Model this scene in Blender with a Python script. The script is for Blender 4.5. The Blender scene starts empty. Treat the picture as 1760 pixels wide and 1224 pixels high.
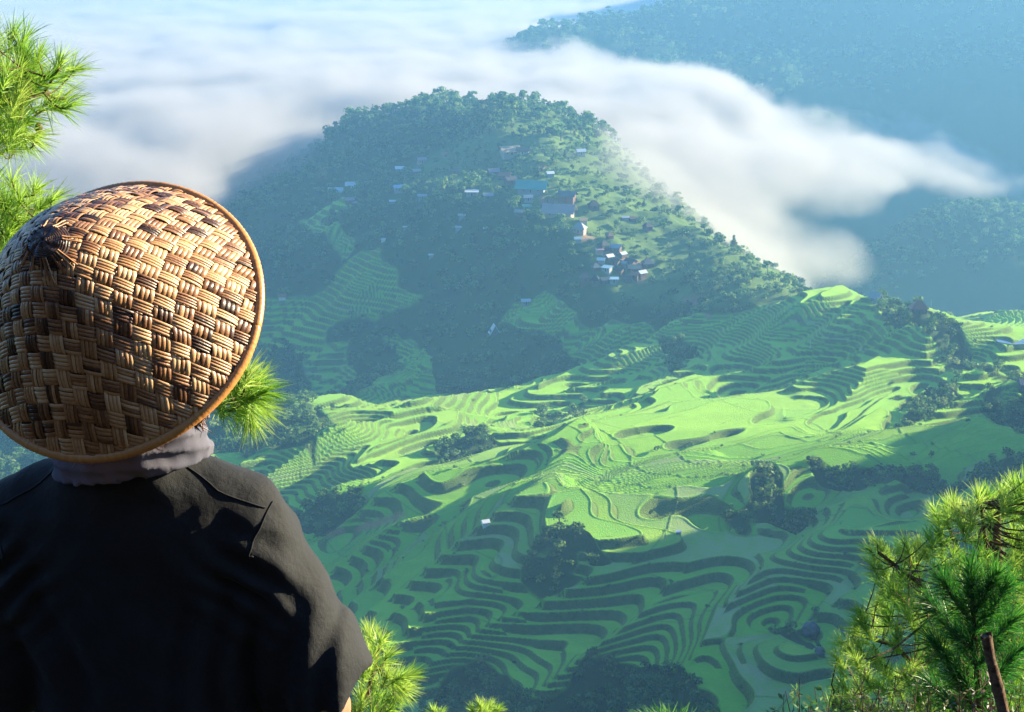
import bpy, math, random
import numpy as np
random.seed(7); RNG = np.random.default_rng(7)
S = bpy.context.scene
COL = S.collection
# ---------------------------------------------------------------- camera, sky, sun, exposure
PITCH = math.radians(17.0)
FPX = 880 / math.tan(math.radians(20))          # focal length in pixels of the 1760 px frame
cam_d = bpy.data.cameras.new('camera'); cam = bpy.data.objects.new('camera', cam_d); COL.objects.link(cam)
cam_d.sensor_width = 36; cam_d.lens = 18 / math.tan(math.radians(20))
cam_d.clip_start = 0.05; cam_d.clip_end = 20000
cam.location = (0, 0, 0); cam.rotation_euler = (math.pi/2 - PITCH, 0, 0)
S.camera = cam
SUN_EL = math.radians(16); SUN_AZ = math.radians(68)     # azimuth clockwise from +Y (view direction)
SUN = np.array([math.sin(SUN_AZ)*math.cos(SUN_EL), math.cos(SUN_AZ)*math.cos(SUN_EL), math.sin(SUN_EL)])
W = bpy.data.worlds.new('World'); S.world = W; W.use_nodes = True
nt = W.node_tree; bg = nt.nodes['Background']; sky = nt.nodes.new('ShaderNodeTexSky')
sky.sky_type = 'NISHITA'; sky.sun_disc = False; sky.sun_elevation = SUN_EL; sky.sun_rotation = SUN_AZ
nt.links.new(sky.outputs[0], bg.inputs[0]); bg.inputs[1].default_value = 0.09; sky.ozone_density = 5.0; sky.dust_density = 0.0; sky.air_density = 1.0; sky.altitude = 2000
sl = bpy.data.lights.new('sun', 'SUN'); sl.energy = 5.0; sl.angle = math.radians(0.5); sl.color = (1, 0.86, 0.58)
so = bpy.data.objects.new('sun', sl); COL.objects.link(so)
from mathutils import Vector, Matrix
so.rotation_euler = Vector(-SUN).to_track_quat('-Z', 'Y').to_euler()
S.view_settings.view_transform = 'Standard'; S.view_settings.look = 'None'
S.view_settings.exposure = 2.1; S.view_settings.gamma = 1
cy = S.cycles
cy.volume_bounces = 3; cy.max_bounces = 8; cy.transparent_max_bounces = 24
cy.volume_step_rate = 1.0; cy.volume_max_steps = 256
cy.use_denoising = True

# ---------------------------------------------------------------- helpers
def P(px, py, Y):
    """world point seen at photo pixel px,py at ground distance Y"""
    c, s = math.cos(PITCH), math.sin(PITCH)
    a = (px-880)/FPX; b = (py-612)/FPX
    d = np.array([a, c - b*s, -s - b*c])
    return d * (Y/d[1])
def project(x, y, z):
    c, s = math.cos(PITCH), math.sin(PITCH)
    dep = y*c - z*s; up = y*s + z*c
    dep = np.maximum(dep, 1e-3)
    return 880 + FPX*x/dep, 612 - FPX*up/dep
def vnoise_setup(seed):
    r = np.random.default_rng(seed); return r.permutation(256), r.uniform(0, 2*math.pi, 256)
_tabs = {}
def noise(x, y, seed=0):
    if seed not in _tabs: _tabs[seed] = vnoise_setup(seed)
    p, g = _tabs[seed]; gx, gy = np.cos(g), np.sin(g)
    xi = np.floor(x).astype(np.int64); yi = np.floor(y).astype(np.int64); xf = x-xi; yf = y-yi
    def gr(ix, iy, fx, fy):
        h = p[(p[ix & 255] + iy) & 255]; return gx[h]*fx + gy[h]*fy
    u = xf*xf*xf*(xf*(xf*6-15)+10); v = yf*yf*yf*(yf*(yf*6-15)+10)
    a = gr(xi, yi, xf, yf); b = gr(xi+1, yi, xf-1, yf); c = gr(xi, yi+1, xf, yf-1); d = gr(xi+1, yi+1, xf-1, yf-1)
    return ((a+(b-a)*u) + ((c+(d-c)*u) - (a+(b-a)*u))*v) * 1.5
def fbm(x, y, sc, octs=4, seed=0, gain=.5):
    t = 0; a = 1.0
    for k in range(octs): t = t + a*noise(x/sc*2**k, y/sc*2**k, seed+k); a *= gain
    return t
def sstep(a, b, t):
    t = np.clip((t-a)/(b-a), 0, 1); return t*t*(3-2*t)
def mesh_np(name, verts, faces, mats=(), attrs=None, smooth=True, fmat=None):
    """faces: (n,3) or (n,4) int array"""
    me = bpy.data.meshes.new(name); verts = np.asarray(verts, np.float32); faces = np.asarray(faces, np.int32)
    n, k = faces.shape
    me.vertices.add(len(verts)); me.vertices.foreach_set('co', verts.ravel())
    me.loops.add(n*k); me.loops.foreach_set('vertex_index', faces.ravel())
    me.polygons.add(n); me.polygons.foreach_set('loop_start', np.arange(0, n*k, k, dtype=np.int32))
    me.update(calc_edges=True)
    if smooth: me.polygons.foreach_set('use_smooth', np.ones(n, bool))
    for m in mats: me.materials.append(m)
    if fmat is not None: me.polygons.foreach_set('material_index', np.asarray(fmat, np.int32))
    for nm, arr in (attrs or {}).items():
        arr = np.asarray(arr, np.float32)
        if arr.ndim == 1:
            a = me.attributes.new(nm, 'FLOAT', 'POINT'); a.data.foreach_set('value', arr)
        else:
            a = me.attributes.new(nm, 'FLOAT_COLOR', 'POINT')
            a.data.foreach_set('color', np.c_[arr, np.ones(len(arr))].astype(np.float32).ravel())
    me.update(); return me
def link(name, me, parent=None, **tags):
    o = bpy.data.objects.new(name, me); COL.objects.link(o)
    if parent is not None: o.parent = parent
    for k, v in tags.items(): o[k] = v
    return o
def thing(name, label, cat, loc=(0, 0, 0), group=None):
    o = link(name, None, label=label, category=cat); o.location = loc
    if group: o['group'] = group
    return o

def tube(pts, rad, k=6):
    pts = np.asarray(pts, float); rad = np.broadcast_to(rad, (len(pts),)); n = len(pts); T = np.gradient(pts, axis=0); T /= np.linalg.norm(T, axis=1)[:, None]+1e-12
    up = np.array([0, 0, 1.]) if abs(T[0, 2]) < .9 else np.array([1., 0, 0]); V = []
    for i in range(n):
        a = np.cross(T[i], up); a /= np.linalg.norm(a)+1e-12; b = np.cross(T[i], a); ang = np.arange(k)*2*math.pi/k; up = np.cross(a, T[i])
        V.append(pts[i]+rad[i]*(np.cos(ang)[:, None]*a+np.sin(ang)[:, None]*b))
    V = np.concatenate(V); F = [[j*k+i, j*k+(i+1) % k, (j+1)*k+(i+1) % k, (j+1)*k+i] for j in range(n-1) for i in range(k)]
    return V, np.array(F)
class Mat:
    def __init__(s, name):
        s.m = bpy.data.materials.new(name); s.m.use_nodes = True; s.nt = s.m.node_tree; s.nt.nodes.clear()
        s.out = s.nt.nodes.new('ShaderNodeOutputMaterial')
    def n(s, typ, **kw):
        nd = s.nt.nodes.new(typ)
        for k, v in kw.items():
            if k.startswith('i_'):
                key = k[2:]; key = int(key) if key.isdigit() else key.replace('_', ' ')
                if isinstance(v, bpy.types.NodeSocket): s.nt.links.new(v, nd.inputs[key])
                else: nd.inputs[key].default_value = v
            else: setattr(nd, k, v)
        return nd
    def l(s, a, b): s.nt.links.new(a, b)
    def noise(s, scale, detail=4, rough=.6, vec=None):
        nd = s.n('ShaderNodeTexNoise', i_Scale=scale, i_Detail=detail, i_Roughness=rough)
        if vec is not None: s.l(vec, nd.inputs['Vector'])
        return nd.outputs['Fac']
    def ramp(s, fac, stops, interp='LINEAR'):
        nd = s.n('ShaderNodeValToRGB'); s.l(fac, nd.inputs[0]); cr = nd.color_ramp; cr.interpolation = interp
        while len(cr.elements) < len(stops): cr.elements.new(.5)
        for e, (p, c) in zip(cr.elements, stops): e.position = p; e.color = (*c, 1) if len(c) == 3 else c
        return nd.outputs[0]
    def mix(s, fac, a, b, typ='MIX'):
        nd = s.n('ShaderNodeMix', data_type='RGBA', blend_type=typ)
        for i, v in ((0, fac), (6, a), (7, b)):
            if isinstance(v, bpy.types.NodeSocket): s.l(v, nd.inputs[i])
            else: nd.inputs[i].default_value = v if i == 0 else (*v[:3], 1)
        return nd.outputs[2]
    def math(s, op, a, b=0.0, c=None):
        nd = s.n('ShaderNodeMath', operation=op)
        for i, v in enumerate((a, b) if c is None else (a, b, c)):
            if isinstance(v, bpy.types.NodeSocket): s.l(v, nd.inputs[i])
            else: nd.inputs[i].default_value = v
        return nd.outputs[0]
    def attr(s, name, out='Fac'): return s.n('ShaderNodeAttribute', attribute_name=name).outputs[out]
    def pos(s): return s.n('ShaderNodeNewGeometry').outputs['Position']
    def bump(s, h, strength=.5, dist=.1):
        nd = s.n('ShaderNodeBump', i_Strength=strength, i_Distance=dist); s.l(h, nd.inputs['Height']); return nd.outputs[0]
    def bsdf(s, col, rough=.9, spec=.2, normal=None, trans=0.0, tcol=None):
        b = s.n('ShaderNodeBsdfPrincipled')
        if isinstance(col, bpy.types.NodeSocket): s.l(col, b.inputs['Base Color'])
        else: b.inputs['Base Color'].default_value = (*col, 1)
        if isinstance(rough, bpy.types.NodeSocket): s.l(rough, b.inputs['Roughness'])
        else: b.inputs['Roughness'].default_value = rough
        b.inputs['Specular IOR Level'].default_value = spec
        if normal is not None: s.l(normal, b.inputs['Normal'])
        sh = b.outputs[0]
        if trans:
            t = s.n('ShaderNodeBsdfTranslucent'); tc = tcol if tcol is not None else col
            if isinstance(tc, bpy.types.NodeSocket): s.l(tc, t.inputs[0])
            else: t.inputs[0].default_value = (*tc, 1)
            mx = s.n('ShaderNodeMixShader'); mx.inputs[0].default_value = trans
            s.l(sh, mx.inputs[1]); s.l(t.outputs[0], mx.inputs[2]); sh = mx.outputs[0]
        s.l(sh, s.out.inputs[0]); return s.m

# ---------------------------------------------------------------- terrain height
CP = []   # control points x,y,z
def cp(py, *xy):
    for px, Y in xy: CP.append(P(px, py, Y))
cp(1224, (0, 420), (500, 385), (800, 370), (1050, 360), (1400, 348), (1800, 340))
cp(1100, (200, 470), (600, 425), (1000, 396), (1300, 384), (1700, 375))
cp(1000, (100, 520), (450, 480), (700, 447), (1000, 424), (1300, 413), (1700, 405))
cp(920, (200, 560), (500, 515), (700, 478), (1000, 456), (1300, 438), (1700, 428))
cp(850, (100, 640), (400, 570), (700, 516), (1000, 495), (1300, 468), (1600, 458), (1800, 452))
cp(790, (300, 680), (500, 600), (700, 562), (1000, 532), (1300, 507), (1600, 492), (1800, 480))
cp(735, (100, 860), (400, 740), (600, 640), (700, 615), (1000, 572), (1300, 556), (1600, 532), (1800, 515))
cp(690, (450, 880), (700, 790), (900, 735), (1000, 665), (1150, 630), (1300, 610), (1600, 572), (1760, 556))
cp(640, (100, 1000), (450, 930), (700, 865), (1000, 762), (1300, 692), (1500, 640), (1640, 610), (1760, 600))
cp(590, (300, 1000), (450, 960), (700, 915), (1000, 815), (1300, 742), (1480, 690), (1580, 655))
cp(545, (450, 985), (700, 935), (1000, 835), (1300, 770), (1440, 735), (1540, 695))
cp(518, (1060, 838), (1250, 792), (1440, 758), (1500, 735))
cp(500, (450, 1010), (700, 950), (950, 870), (1060, 838), (1130, 842))
cp(440, (430, 1050), (600, 1010), (800, 940), (890, 902), (980, 860), (1080, 872))
cp(380, (480, 1100), (650, 1030), (800, 968), (940, 905), (1050, 925))
cp(320, (440, 1190), (560, 1130), (700, 1080), (850, 1015), (960, 990))
cp(275, (620, 1210), (760, 1130), (880, 1070), (960, 1060))
cp(232, (700, 1210), (850, 1150), (950, 1120))
cp(222, (650, 1270)); cp(212, (755, 1250)); cp(196, (860, 1212), (935, 1188)); cp(232, (1000, 1150)); cp(262, (520, 1310)); cp(305, (450, 1290)); cp(240, (560, 1300))
# right flank of the village hill, going down into the fog valley
for px, py, Y in ((1030, 240, 1130), (1100, 320, 1030), (1180, 385, 985), (1260, 440, 925), (1340, 482, 875), (1400, 515, 840)):
    q = P(px, py, Y); CP.append(q); CP.append(q + np.array([60, 50, -48])); CP.append(q + np.array([150, 110, -130]))
# far side of the terraced ridge
for px, py, Y in ((1470, 514, 770), (1560, 545, 735)):
    q = P(px, py, Y); CP.append(q + np.array([40, 60, -40]))
    if px < 1500: CP.append(q + np.array([80, 190, -120]))
cp(588, (1700, 740), (1850, 740)); cp(572, (1640, 800))
cp(560, (1700, 850), (1850, 850)); cp(545, (1640, 900), (1760, 900)); cp(528, (1680, 960), (1790, 960))
# behind the village hill
for x, y, z in ((-150, 1400, -200), (-20, 1400, -195), (60, 1350, -205), (-300, 1350, -260), (-100, 1550, -330), (100, 1500, -340), (-420, 1150, -290),
                (-560, 1300, -380), (-450, 1000, -320), (-600, 800, -340), (-480, 620, -310), (-700, 500, -300), (-300, 1700, -400), (300, 1300, -390),
                (300, 1650, -400), (0, 1900, -420), (480, 1050, -370), (-1000, 1000, -400), (-1000, 2000, -420), (-400, 2500, -430), (0, 2600, -430)):
    CP.append(np.array([x, y, z], float))
# hill on the right in the fog valley
for px, py, Y in ((1400, 500, 1390), (1480, 440, 1430), (1560, 398, 1470), (1650, 380, 1500), (1760, 372, 1520), (1900, 360, 1540)):
    q = P(px, py, Y); CP.append(q); CP.append(q + np.array([30, 170, -110]))
cp(500, (1500, 1300), (1640, 1270), (1800, 1240))
# far mountain (upper right), its face in shade
for px, py, Y in ((905, 62, 2150), (1000, 42, 2180), (1100, 26, 2230), (1200, 4, 2290)):
    q = P(px, py, Y); CP.append(q); CP.append(q + np.array([-60, 220, -120]))
cp(110, (900, 2060), (1020, 2060), (1200, 2080), (1450, 2060), (1760, 2000))
cp(200, (1000, 1940), (1200, 1920), (1500, 1880), (1760, 1820))
cp(0, (1450, 2200), (1760, 2150), (2000, 2100))
cp(290, (1500, 1720), (1760, 1650))
for x, y, z in ((700, 2900, 30), (1000, 2600, 40), (1300, 2100, 20), (1500, 3200, 40), (300, 3000, -250), (0, 3300, -380), (600, 3800, -100)):
    CP.append(np.array([x, y, z], float))
# own hillside: drops away under the viewpoint; unseen rise behind added to block skylight
for x in (-700, -450, -250, -100, 0, 100, 220, 350, 500):
    for y, z in ((-90, 84), (-40, 34), (20, -14.5), (150, -112), (280, -203)):
        CP.append(np.array([x, y, z + (.02*abs(x) if y < 200 else 0)], float))
CP = np.array(CP)
def tps_fit(pts):
    n = len(pts); xy = pts[:, :2]/1000; d = np.linalg.norm(xy[:, None]-xy[None], axis=2)
    K = np.where(d > 0, d*d*np.log(d+1e-12), 0) + np.eye(n)*2e-4
    Pm = np.c_[np.ones(n), xy]; A = np.zeros((n+3, n+3)); A[:n, :n] = K; A[:n, n:] = Pm; A[n:, :n] = Pm.T
    b = np.zeros(n+3); b[:n] = pts[:, 2]; return np.linalg.solve(A, b)
TW = tps_fit(CP)
def tps_eval(x, y):
    sh = np.shape(x); x = np.ravel(x)/1000; y = np.ravel(y)/1000; out = np.empty(len(x)); n = len(CP); cx, cyy = CP[:, 0]/1000, CP[:, 1]/1000
    for i in range(0, len(x), 60000):
        xs = x[i:i+60000, None]; ys = y[i:i+60000, None]
        d2 = (xs-cx)**2 + (ys-cyy)**2
        out[i:i+60000] = (.5*d2*np.log(d2+1e-18)) @ TW[:n] + TW[n] + TW[n+1]*xs[:, 0] + TW[n+2]*ys[:, 0]
    return out.reshape(sh)
# low-resolution cached grid for smooth base (bicubic-ish via bilinear on a 5 m grid)
GX0, GX1, GY0, GY1, GS = -1500, 1800, -100, 4000, 10.0
_gx = np.arange(GX0, GX1+1, GS); _gy = np.arange(GY0, GY1+1, GS)
_BG = tps_eval(*np.meshgrid(_gx, _gy))
def bilin(G, x, y, x0, y0, st):
    u = np.clip((x-x0)/st, 0, G.shape[1]-1.001); v = np.clip((y-y0)/st, 0, G.shape[0]-1.001)
    i = u.astype(int); j = v.astype(int); fu = u-i; fv = v-j
    return (G[j, i]*(1-fu)+G[j, i+1]*fu)*(1-fv) + (G[j+1, i]*(1-fu)+G[j+1, i+1]*fu)*fv
def cubic(G, x, y, x0, y0, st):
    # Catmull-Rom so that terrace contours stay smooth
    u = np.clip((x-x0)/st, 1, G.shape[1]-3.001); v = np.clip((y-y0)/st, 1, G.shape[0]-3.001)
    i = u.astype(int); j = v.astype(int); fu = u-i; fv = v-j
    def w(t): return (-.5*t+t*t-.5*t**3, 1-2.5*t*t+1.5*t**3, .5*t+2*t*t-1.5*t**3, -.5*t*t+.5*t**3)
    wu, wv = w(fu), w(fv); out = 0
    for b in range(4):
        r = sum(wu[a]*G[j+b-1, i+a-1] for a in range(4)); out = out + wv[b]*r
    return out
# shade shoulder: unseen hill added right of the frame, crest shaped to shade the valley
RIDGES = []   # (polyline [(x,y,z)], half width)
SH = [(190, 150, -50), (300, 350, -55), (385, 500, -62), (420, 568, -66), (455, 632, -125), (500, 720, -210)]
def ridge_h(x, y, pl, slope, rough=0):
    best = np.full(np.shape(x), -1e9)
    for (ax, ay, az), (bx, by, bz) in zip(pl[:-1], pl[1:]):
        t = np.clip(((x-ax)*(bx-ax)+(y-ay)*(by-ay))/((bx-ax)**2+(by-ay)**2), 0, 1)
        d = np.hypot(x-ax-t*(bx-ax), y-ay-t*(by-ay)); best = np.maximum(best, az+t*(bz-az) - slope*(np.sqrt(d*d+64)-8))
    return best
def smax(a, b, k):
    h = np.clip(.5+.5*(a-b)/k, 0, 1); return b+(a-b)*h + k*h*(1-h)
def base(x, y):
    h = cubic(_BG, x, y, GX0, GY0, GS)
    h = smax(h, ridge_h(x, y, SH, 1.15) + 17*fbm(x, y, 62, 4, 40, .55), 9)
    near = -2.15 - .9*np.maximum(0, y-2.6)**2/(np.maximum(0, y-2.6)+.8) + 1.0*np.maximum(0, -y-1.6)  # last term raises the unseen slope behind, to block skylight
    k = sstep(25, 60, np.hypot(x*.6, y)); return near*(1-k) + h*k
# image-space polygon -> mask stored on the ground
MW, MH = 440, 306
_mx, _my = np.meshgrid((np.arange(MW+80)-40+.5)*4, (np.arange(MH+40)-20+.5)*4)
def poly_mask(polys, blur=2):
    m = np.zeros(_mx.shape)
    for pl in polys:
        ins = np.zeros(_mx.shape, bool); n = len(pl)
        for k in range(n):
            x1, y1 = pl[k]; x2, y2 = pl[(k+1) % n]
            c = ((y1 > _my) != (y2 > _my)); 
            with np.errstate(divide='ignore', invalid='ignore'): xi = (x2-x1)*(_my-y1)/(y2-y1+1e-9)+x1
            ins ^= c & (_mx < xi)
        m = np.maximum(m, ins)
    for _ in range(blur):
        m = (m+np.roll(m, 1, 0)+np.roll(m, -1, 0)+np.roll(m, 1, 1)+np.roll(m, -1, 1))/5
    return m
def samp(m, px, py, wx=0, wy=0): return bilin(m, px+wx, py+wy, -158, -78, 4)
M_TER = poly_mask([
    [(500, 372), (520, 345), (590, 325), (602, 338), (560, 372), (610, 412), (600, 438), (650, 440), (655, 465), (700, 475), (690, 505), (725, 525), (700, 545), (560, 560), (545, 610), (430, 610), (430, 520), (560, 485), (600, 440), (585, 425), (545, 400)],
    [(520, 600), (600, 590), (610, 680), (530, 690)],
    [(650, 590), (740, 600), (770, 665), (860, 670), (940, 655), (1000, 600), (960, 560), (860, 560), (880, 500), (930, 478), (960, 480), (1000, 525), (1050, 522), (1200, 545), (1430, 512), (1490, 512), (1600, 600), (1760, 640), (2000, 640), (2000, 1400), (-200, 1400), (-200, 900), (330, 880), (330, 800), (540, 790), (560, 735), (470, 725), (470, 700), (620, 690), (700, 640)],
    [(1640, 530), (1760, 515), (2000, 515), (2000, 700), (1690, 610), (1560, 600), (1500, 530)],
    [(1000, 560), (1100, 560), (1100, 640), (990, 640)],
])
M_FOR = poly_mask([
    [(722, 600), (800, 562), (850, 585), (930, 548), (975, 560), (985, 600), (940, 650), (860, 662), (760, 655)],
    [(480, 660), (560, 690), (640, 645), (690, 635), (640, 680), (570, 715), (480, 705)],
    [(1120, 600), (1180, 572), (1200, 620), (1160, 645)],
    [(200, 700), (440, 725), (545, 730), (560, 752), (480, 768), (430, 765), (330, 780), (200, 790)],
    [(-200, 760), (60, 780), (100, 900), (-200, 900)],
    [(760, 730), (820, 720), (860, 735), (800, 765), (750, 760)],
    [(505, 875), (590, 830), (630, 845), (600, 875), (560, 915), (530, 905)],
    [(885, 1010), (930, 970), (962, 948), (1020, 960), (1065, 985), (1015, 1002), (985, 1030), (930, 1042), (900, 1030)],
    [(720, 1400), (735, 1200), (770, 1150), (830, 1125), (870, 1150), (900, 1195), (960, 1190), (1000, 1150), (1070, 1125), (1140, 1145), (1170, 1185), (1230, 1235), (1260, 1400)],
    [(1390, 800), (1440, 812), (1560, 800), (1640, 806), (1760, 806), (1900, 806), (1900, 860), (1760, 846), (1560, 832), (1440, 838), (1400, 822)],
    [(1240, 880), (1290, 840), (1318, 802), (1338, 828), (1348, 850), (1400, 872), (1380, 888), (1320, 882), (1280, 902)],
    [(1690, 655), (1760, 640), (1900, 650), (1900, 750), (1760, 745), (1690, 715)],
    [(1530, 715), (1560, 690), (1610, 655), (1660, 640), (1665, 650), (1600, 690), (1550, 725)],
    [(1500, 525), (1560, 535), (1640, 560), (1690, 612), (1620, 605), (1560, 570), (1520, 550)],
    [(915, 702), (1000, 684), (1015, 688), (930, 708)],
    [(600, 620), (660, 600), (690, 640), (610, 670)],
    [(1330, 1090), (1345, 1060), (1420, 1140), (1400, 1160)],
], 6)
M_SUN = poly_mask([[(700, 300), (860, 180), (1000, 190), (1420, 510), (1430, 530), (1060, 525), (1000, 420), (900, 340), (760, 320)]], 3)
M_FLAT = poly_mask([[(980, 705), (1200, 680), (1480, 690), (1580, 640), (1500, 740), (1370, 800), (1230, 845), (960, 890), (1050, 790)], [(1500, 760), (1760, 740), (1900, 740), (1900, 800), (1560, 800)]], 8)
M_DIRT = poly_mask([[(926, 336), (955, 334), (960, 352), (995, 355), (965, 366), (932, 362)], [(1000, 402), (1025, 408), (1022, 418), (998, 414)], [(1165, 512), (1210, 508), (1222, 520), (1195, 532)], [(1205, 540), (1225, 538), (1220, 548)],
    [(620, 900), (660, 890), (690, 880), (700, 886), (650, 905), (610, 915)], [(560, 915), (590, 905), (592, 915), (565, 925)], [(1040, 425), (1110, 455), (1105, 490), (1095, 490), (1085, 462), (1035, 438)]], 1)
AX = math.radians(35)
def smooth_h(x, y):
    h = base(x, y)
    u = x*math.cos(AX)+y*math.sin(AX); v = -x*math.sin(AX)+y*math.cos(AX)
    mid = 13*fbm(u*.4, v, 80, 2, 11) + 6.0*noise(x/55+3, y/55, 13) + 9*(.3-np.abs(noise(u/70, v/26, 15))) + 1.9*noise(x/24, y/24, 14)
    px_, py_ = project(x, y, h); mid = mid*(1-.62*samp(M_FLAT, px_, py_)*(y > 430)*(y < 720))
    mid = mid*(1-.2*sstep(850, 950, y)) * sstep(3, 300, y) * (1-.8*sstep(190, 235, x)*sstep(600, 680, y))
    far = sstep(1300, 1600, y)
    big = (22*fbm(x, y, 160, 4, 21) + 5*fbm(x, y, 40, 3, 25))*far if np.max(far) > 0 else 0
    n1 = .9*noise(x/38, y/38, 71) + .22*noise(x/13, y/13, 72)
    return h, h+mid+big, n1
def terrain(x, y):
    """returns z, wall, forest, tone, terr"""
    h, hs, n1 = smooth_h(x, y); px, py = project(x, y, h)
    infr = sstep(300, 340, y)
    wx = 14*fbm(x, y, 35, 3, 50); wy = 8*fbm(x, y, 35, 3, 60)
    ter = samp(M_TER, px, py, wx, wy) * infr * (1-sstep(1150, 1200, y))
    forst = samp(M_FOR, px, py, wx*.8, wy*.8); forst = sstep(.3, .7, forst + .55*fbm(x, y, 19, 3, 33) - .03)*(forst > .02)
    forst = np.clip(np.maximum(forst, 1-ter) , 0, 1)
    forst = np.where(y < 320, np.maximum(forst, 1-sstep(300, 340, y)), forst)
    ter = ter*(1-sstep(.3, .7, forst))
    u = x*math.cos(AX)+y*math.sin(AX)
    forest_bump = (3.5*fbm(x, y, 30, 3, 31) - 2.5)
    _, hx, nx = smooth_h(x+1.5, y); _, hy, ny = smooth_h(x, y+1.5)
    grad = np.hypot(hx+nx-hs-n1, hy+ny-hs-n1)/1.5
    # terraces
    step = 2.7 - .4*sstep(430, 560, y) + 1.2*sstep(820, 880, y)
    t = (hs+n1*1.0)/step; k = np.floor(t); f = t-k
    kk = k.astype(int)
    rnd = ((kk*2654435761) % 1000)/1000.0
    m2 = sstep(.0, .22, noise(x/60+9, y/60, 81) + .25*(rnd-.5))          # where a tread is split in two
    # the wall occupies the last part of the fraction
    gx = np.clip(1.9*grad/step, .04, .5)
    w1 = sstep(1-gx, .985, f)
    q_one = k + w1
    f2 = (f*2) % 1; k2 = np.floor(f*2)*.5
    gx2 = np.clip(gx*1.5, .04, .5); w2 = sstep(1-gx2, .97, f2)
    q_two = k + k2 + .5*w2
    q = q_one*(1-m2) + q_two*m2
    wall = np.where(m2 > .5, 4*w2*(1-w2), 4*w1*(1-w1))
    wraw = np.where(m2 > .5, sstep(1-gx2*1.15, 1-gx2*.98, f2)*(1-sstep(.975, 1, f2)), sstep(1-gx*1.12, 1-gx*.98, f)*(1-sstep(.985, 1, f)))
    # raised bund at the lip of each tread (just above the wall below)
    lip = np.where(m2 > .5, np.exp(-((f2-.03)/.05)**2), np.exp(-((f-.02)/.04)**2))
    rough = .5*noise(x/5, y/5, 90)
    zt = q*step + .22*lip + wraw*rough*.25
    z = zt*ter + (hs+forest_bump*forst*.6)*(1-ter)
    plot = np.where(m2 > .5, kk*2+np.floor(f*2), kk*2)
    cu = u/34 + 1.2*noise(x/50, y/50, 95); cell = np.floor(cu).astype(int); cd = np.abs(cu-np.round(cu))*34
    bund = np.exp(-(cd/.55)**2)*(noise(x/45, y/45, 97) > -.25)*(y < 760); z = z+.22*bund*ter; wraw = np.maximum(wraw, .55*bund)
    tone = (((plot.astype(int)*7919 + cell*104729) % 997)/997.0)
    return z, wraw*ter, forst*(1-0*ter), tone, ter

# ---------------------------------------------------------------- terrain mesh (one sheet, finest where terraces lie)
def build_terrain():
    az = np.concatenate([np.linspace(-180, -27, 70)[:-1], np.linspace(-27, -22, 30)[:-1], np.linspace(-22, 22, 1060), np.linspace(22, 32, 60)[1:], np.linspace(32, 80, 90)[1:], np.linspace(80, 180, 40)[1:]])
    r = np.concatenate([np.geomspace(1.2, 320, 110)[:-1], np.exp(np.arange(math.log(320), math.log(600), .0009)), np.exp(np.arange(math.log(600.6), math.log(1320), .0015)), np.geomspace(1321, 2500, 150)[1:], np.geomspace(2500, 9000, 30)[1:]])
    A, R = np.meshgrid(np.radians(az), r); X = R*np.sin(A); Y = R*np.cos(A)
    z, wall, fo, tone, ter = terrain(X, Y)
    nr, nc = X.shape
    idx = np.arange(nr*nc).reshape(nr, nc)
    F = np.stack([idx[:-1, :-1], idx[:-1, 1:], idx[1:, 1:], idx[1:, :-1]], -1).reshape(-1, 4)[:, ::-1]
    V = np.stack([X, Y, z], -1).reshape(-1, 3)
    qx, qy = project(X, Y, z); fo = fo*(1-.85*samp(M_SUN, qx, qy)*(Y > 700)*(Y < 1300)); dirt = samp(M_DIRT, qx, qy)*(Y > 320)*(Y < 1150)  # M_SUN lowers the forest mask: sunlit flank brightened in the ground colour
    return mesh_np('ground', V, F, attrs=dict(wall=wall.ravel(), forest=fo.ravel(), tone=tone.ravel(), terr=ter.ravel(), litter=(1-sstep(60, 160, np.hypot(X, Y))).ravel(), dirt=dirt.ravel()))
m = Mat('ground_soil_and_rice')
P_ = m.pos()
fw = m.attr('wall'); ff = m.attr('forest'); ft = m.attr('tone'); fr = m.attr('terr')
n_f = m.noise(.05, 5, .6, P_); n_m = m.noise(.35, 4, .7, P_); n_h = m.noise(1.8, 3, .7, P_)
rice = m.ramp(ft, [(0, (.11, .40, .035)), (.3, (.16, .48, .035)), (.5, (.22, .52, .04)), (.7, (.11, .40, .055)), (.8, (.25, .48, .06)), (.9, (.15, .36, .08)), (.96, (.22, .36, .14)), (1, (.28, .33, .18))])
n_p = m.noise(.09, 4, .65, P_)
rice = m.mix(m.ramp(n_p, [(.42, (0, 0, 0)), (.66, (.75, .75, .75))]), rice, (.11, .34, .03))
rice = m.mix(m.ramp(m.noise(.7, 5, .75, P_), [(.45, (0, 0, 0)), (.75, (.6, .6, .6))]), rice, (.23, .42, .045))
rice = m.mix(m.ramp(m.noise(.23, 5, .8, P_), [(.66, (0, 0, 0)), (.72, (.8, .8, .8))]), rice, (.045, .10, .03))
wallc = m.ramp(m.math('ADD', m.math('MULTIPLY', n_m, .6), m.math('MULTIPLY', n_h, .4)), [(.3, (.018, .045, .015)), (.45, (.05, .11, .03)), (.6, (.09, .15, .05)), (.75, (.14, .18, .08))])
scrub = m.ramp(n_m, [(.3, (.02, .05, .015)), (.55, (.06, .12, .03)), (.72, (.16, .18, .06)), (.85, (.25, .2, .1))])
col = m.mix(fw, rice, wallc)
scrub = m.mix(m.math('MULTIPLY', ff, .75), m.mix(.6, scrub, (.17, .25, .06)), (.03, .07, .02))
dirt = m.ramp(n_h, [(.3, (.22, .13, .08)), (.7, (.42, .27, .17))])
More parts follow.
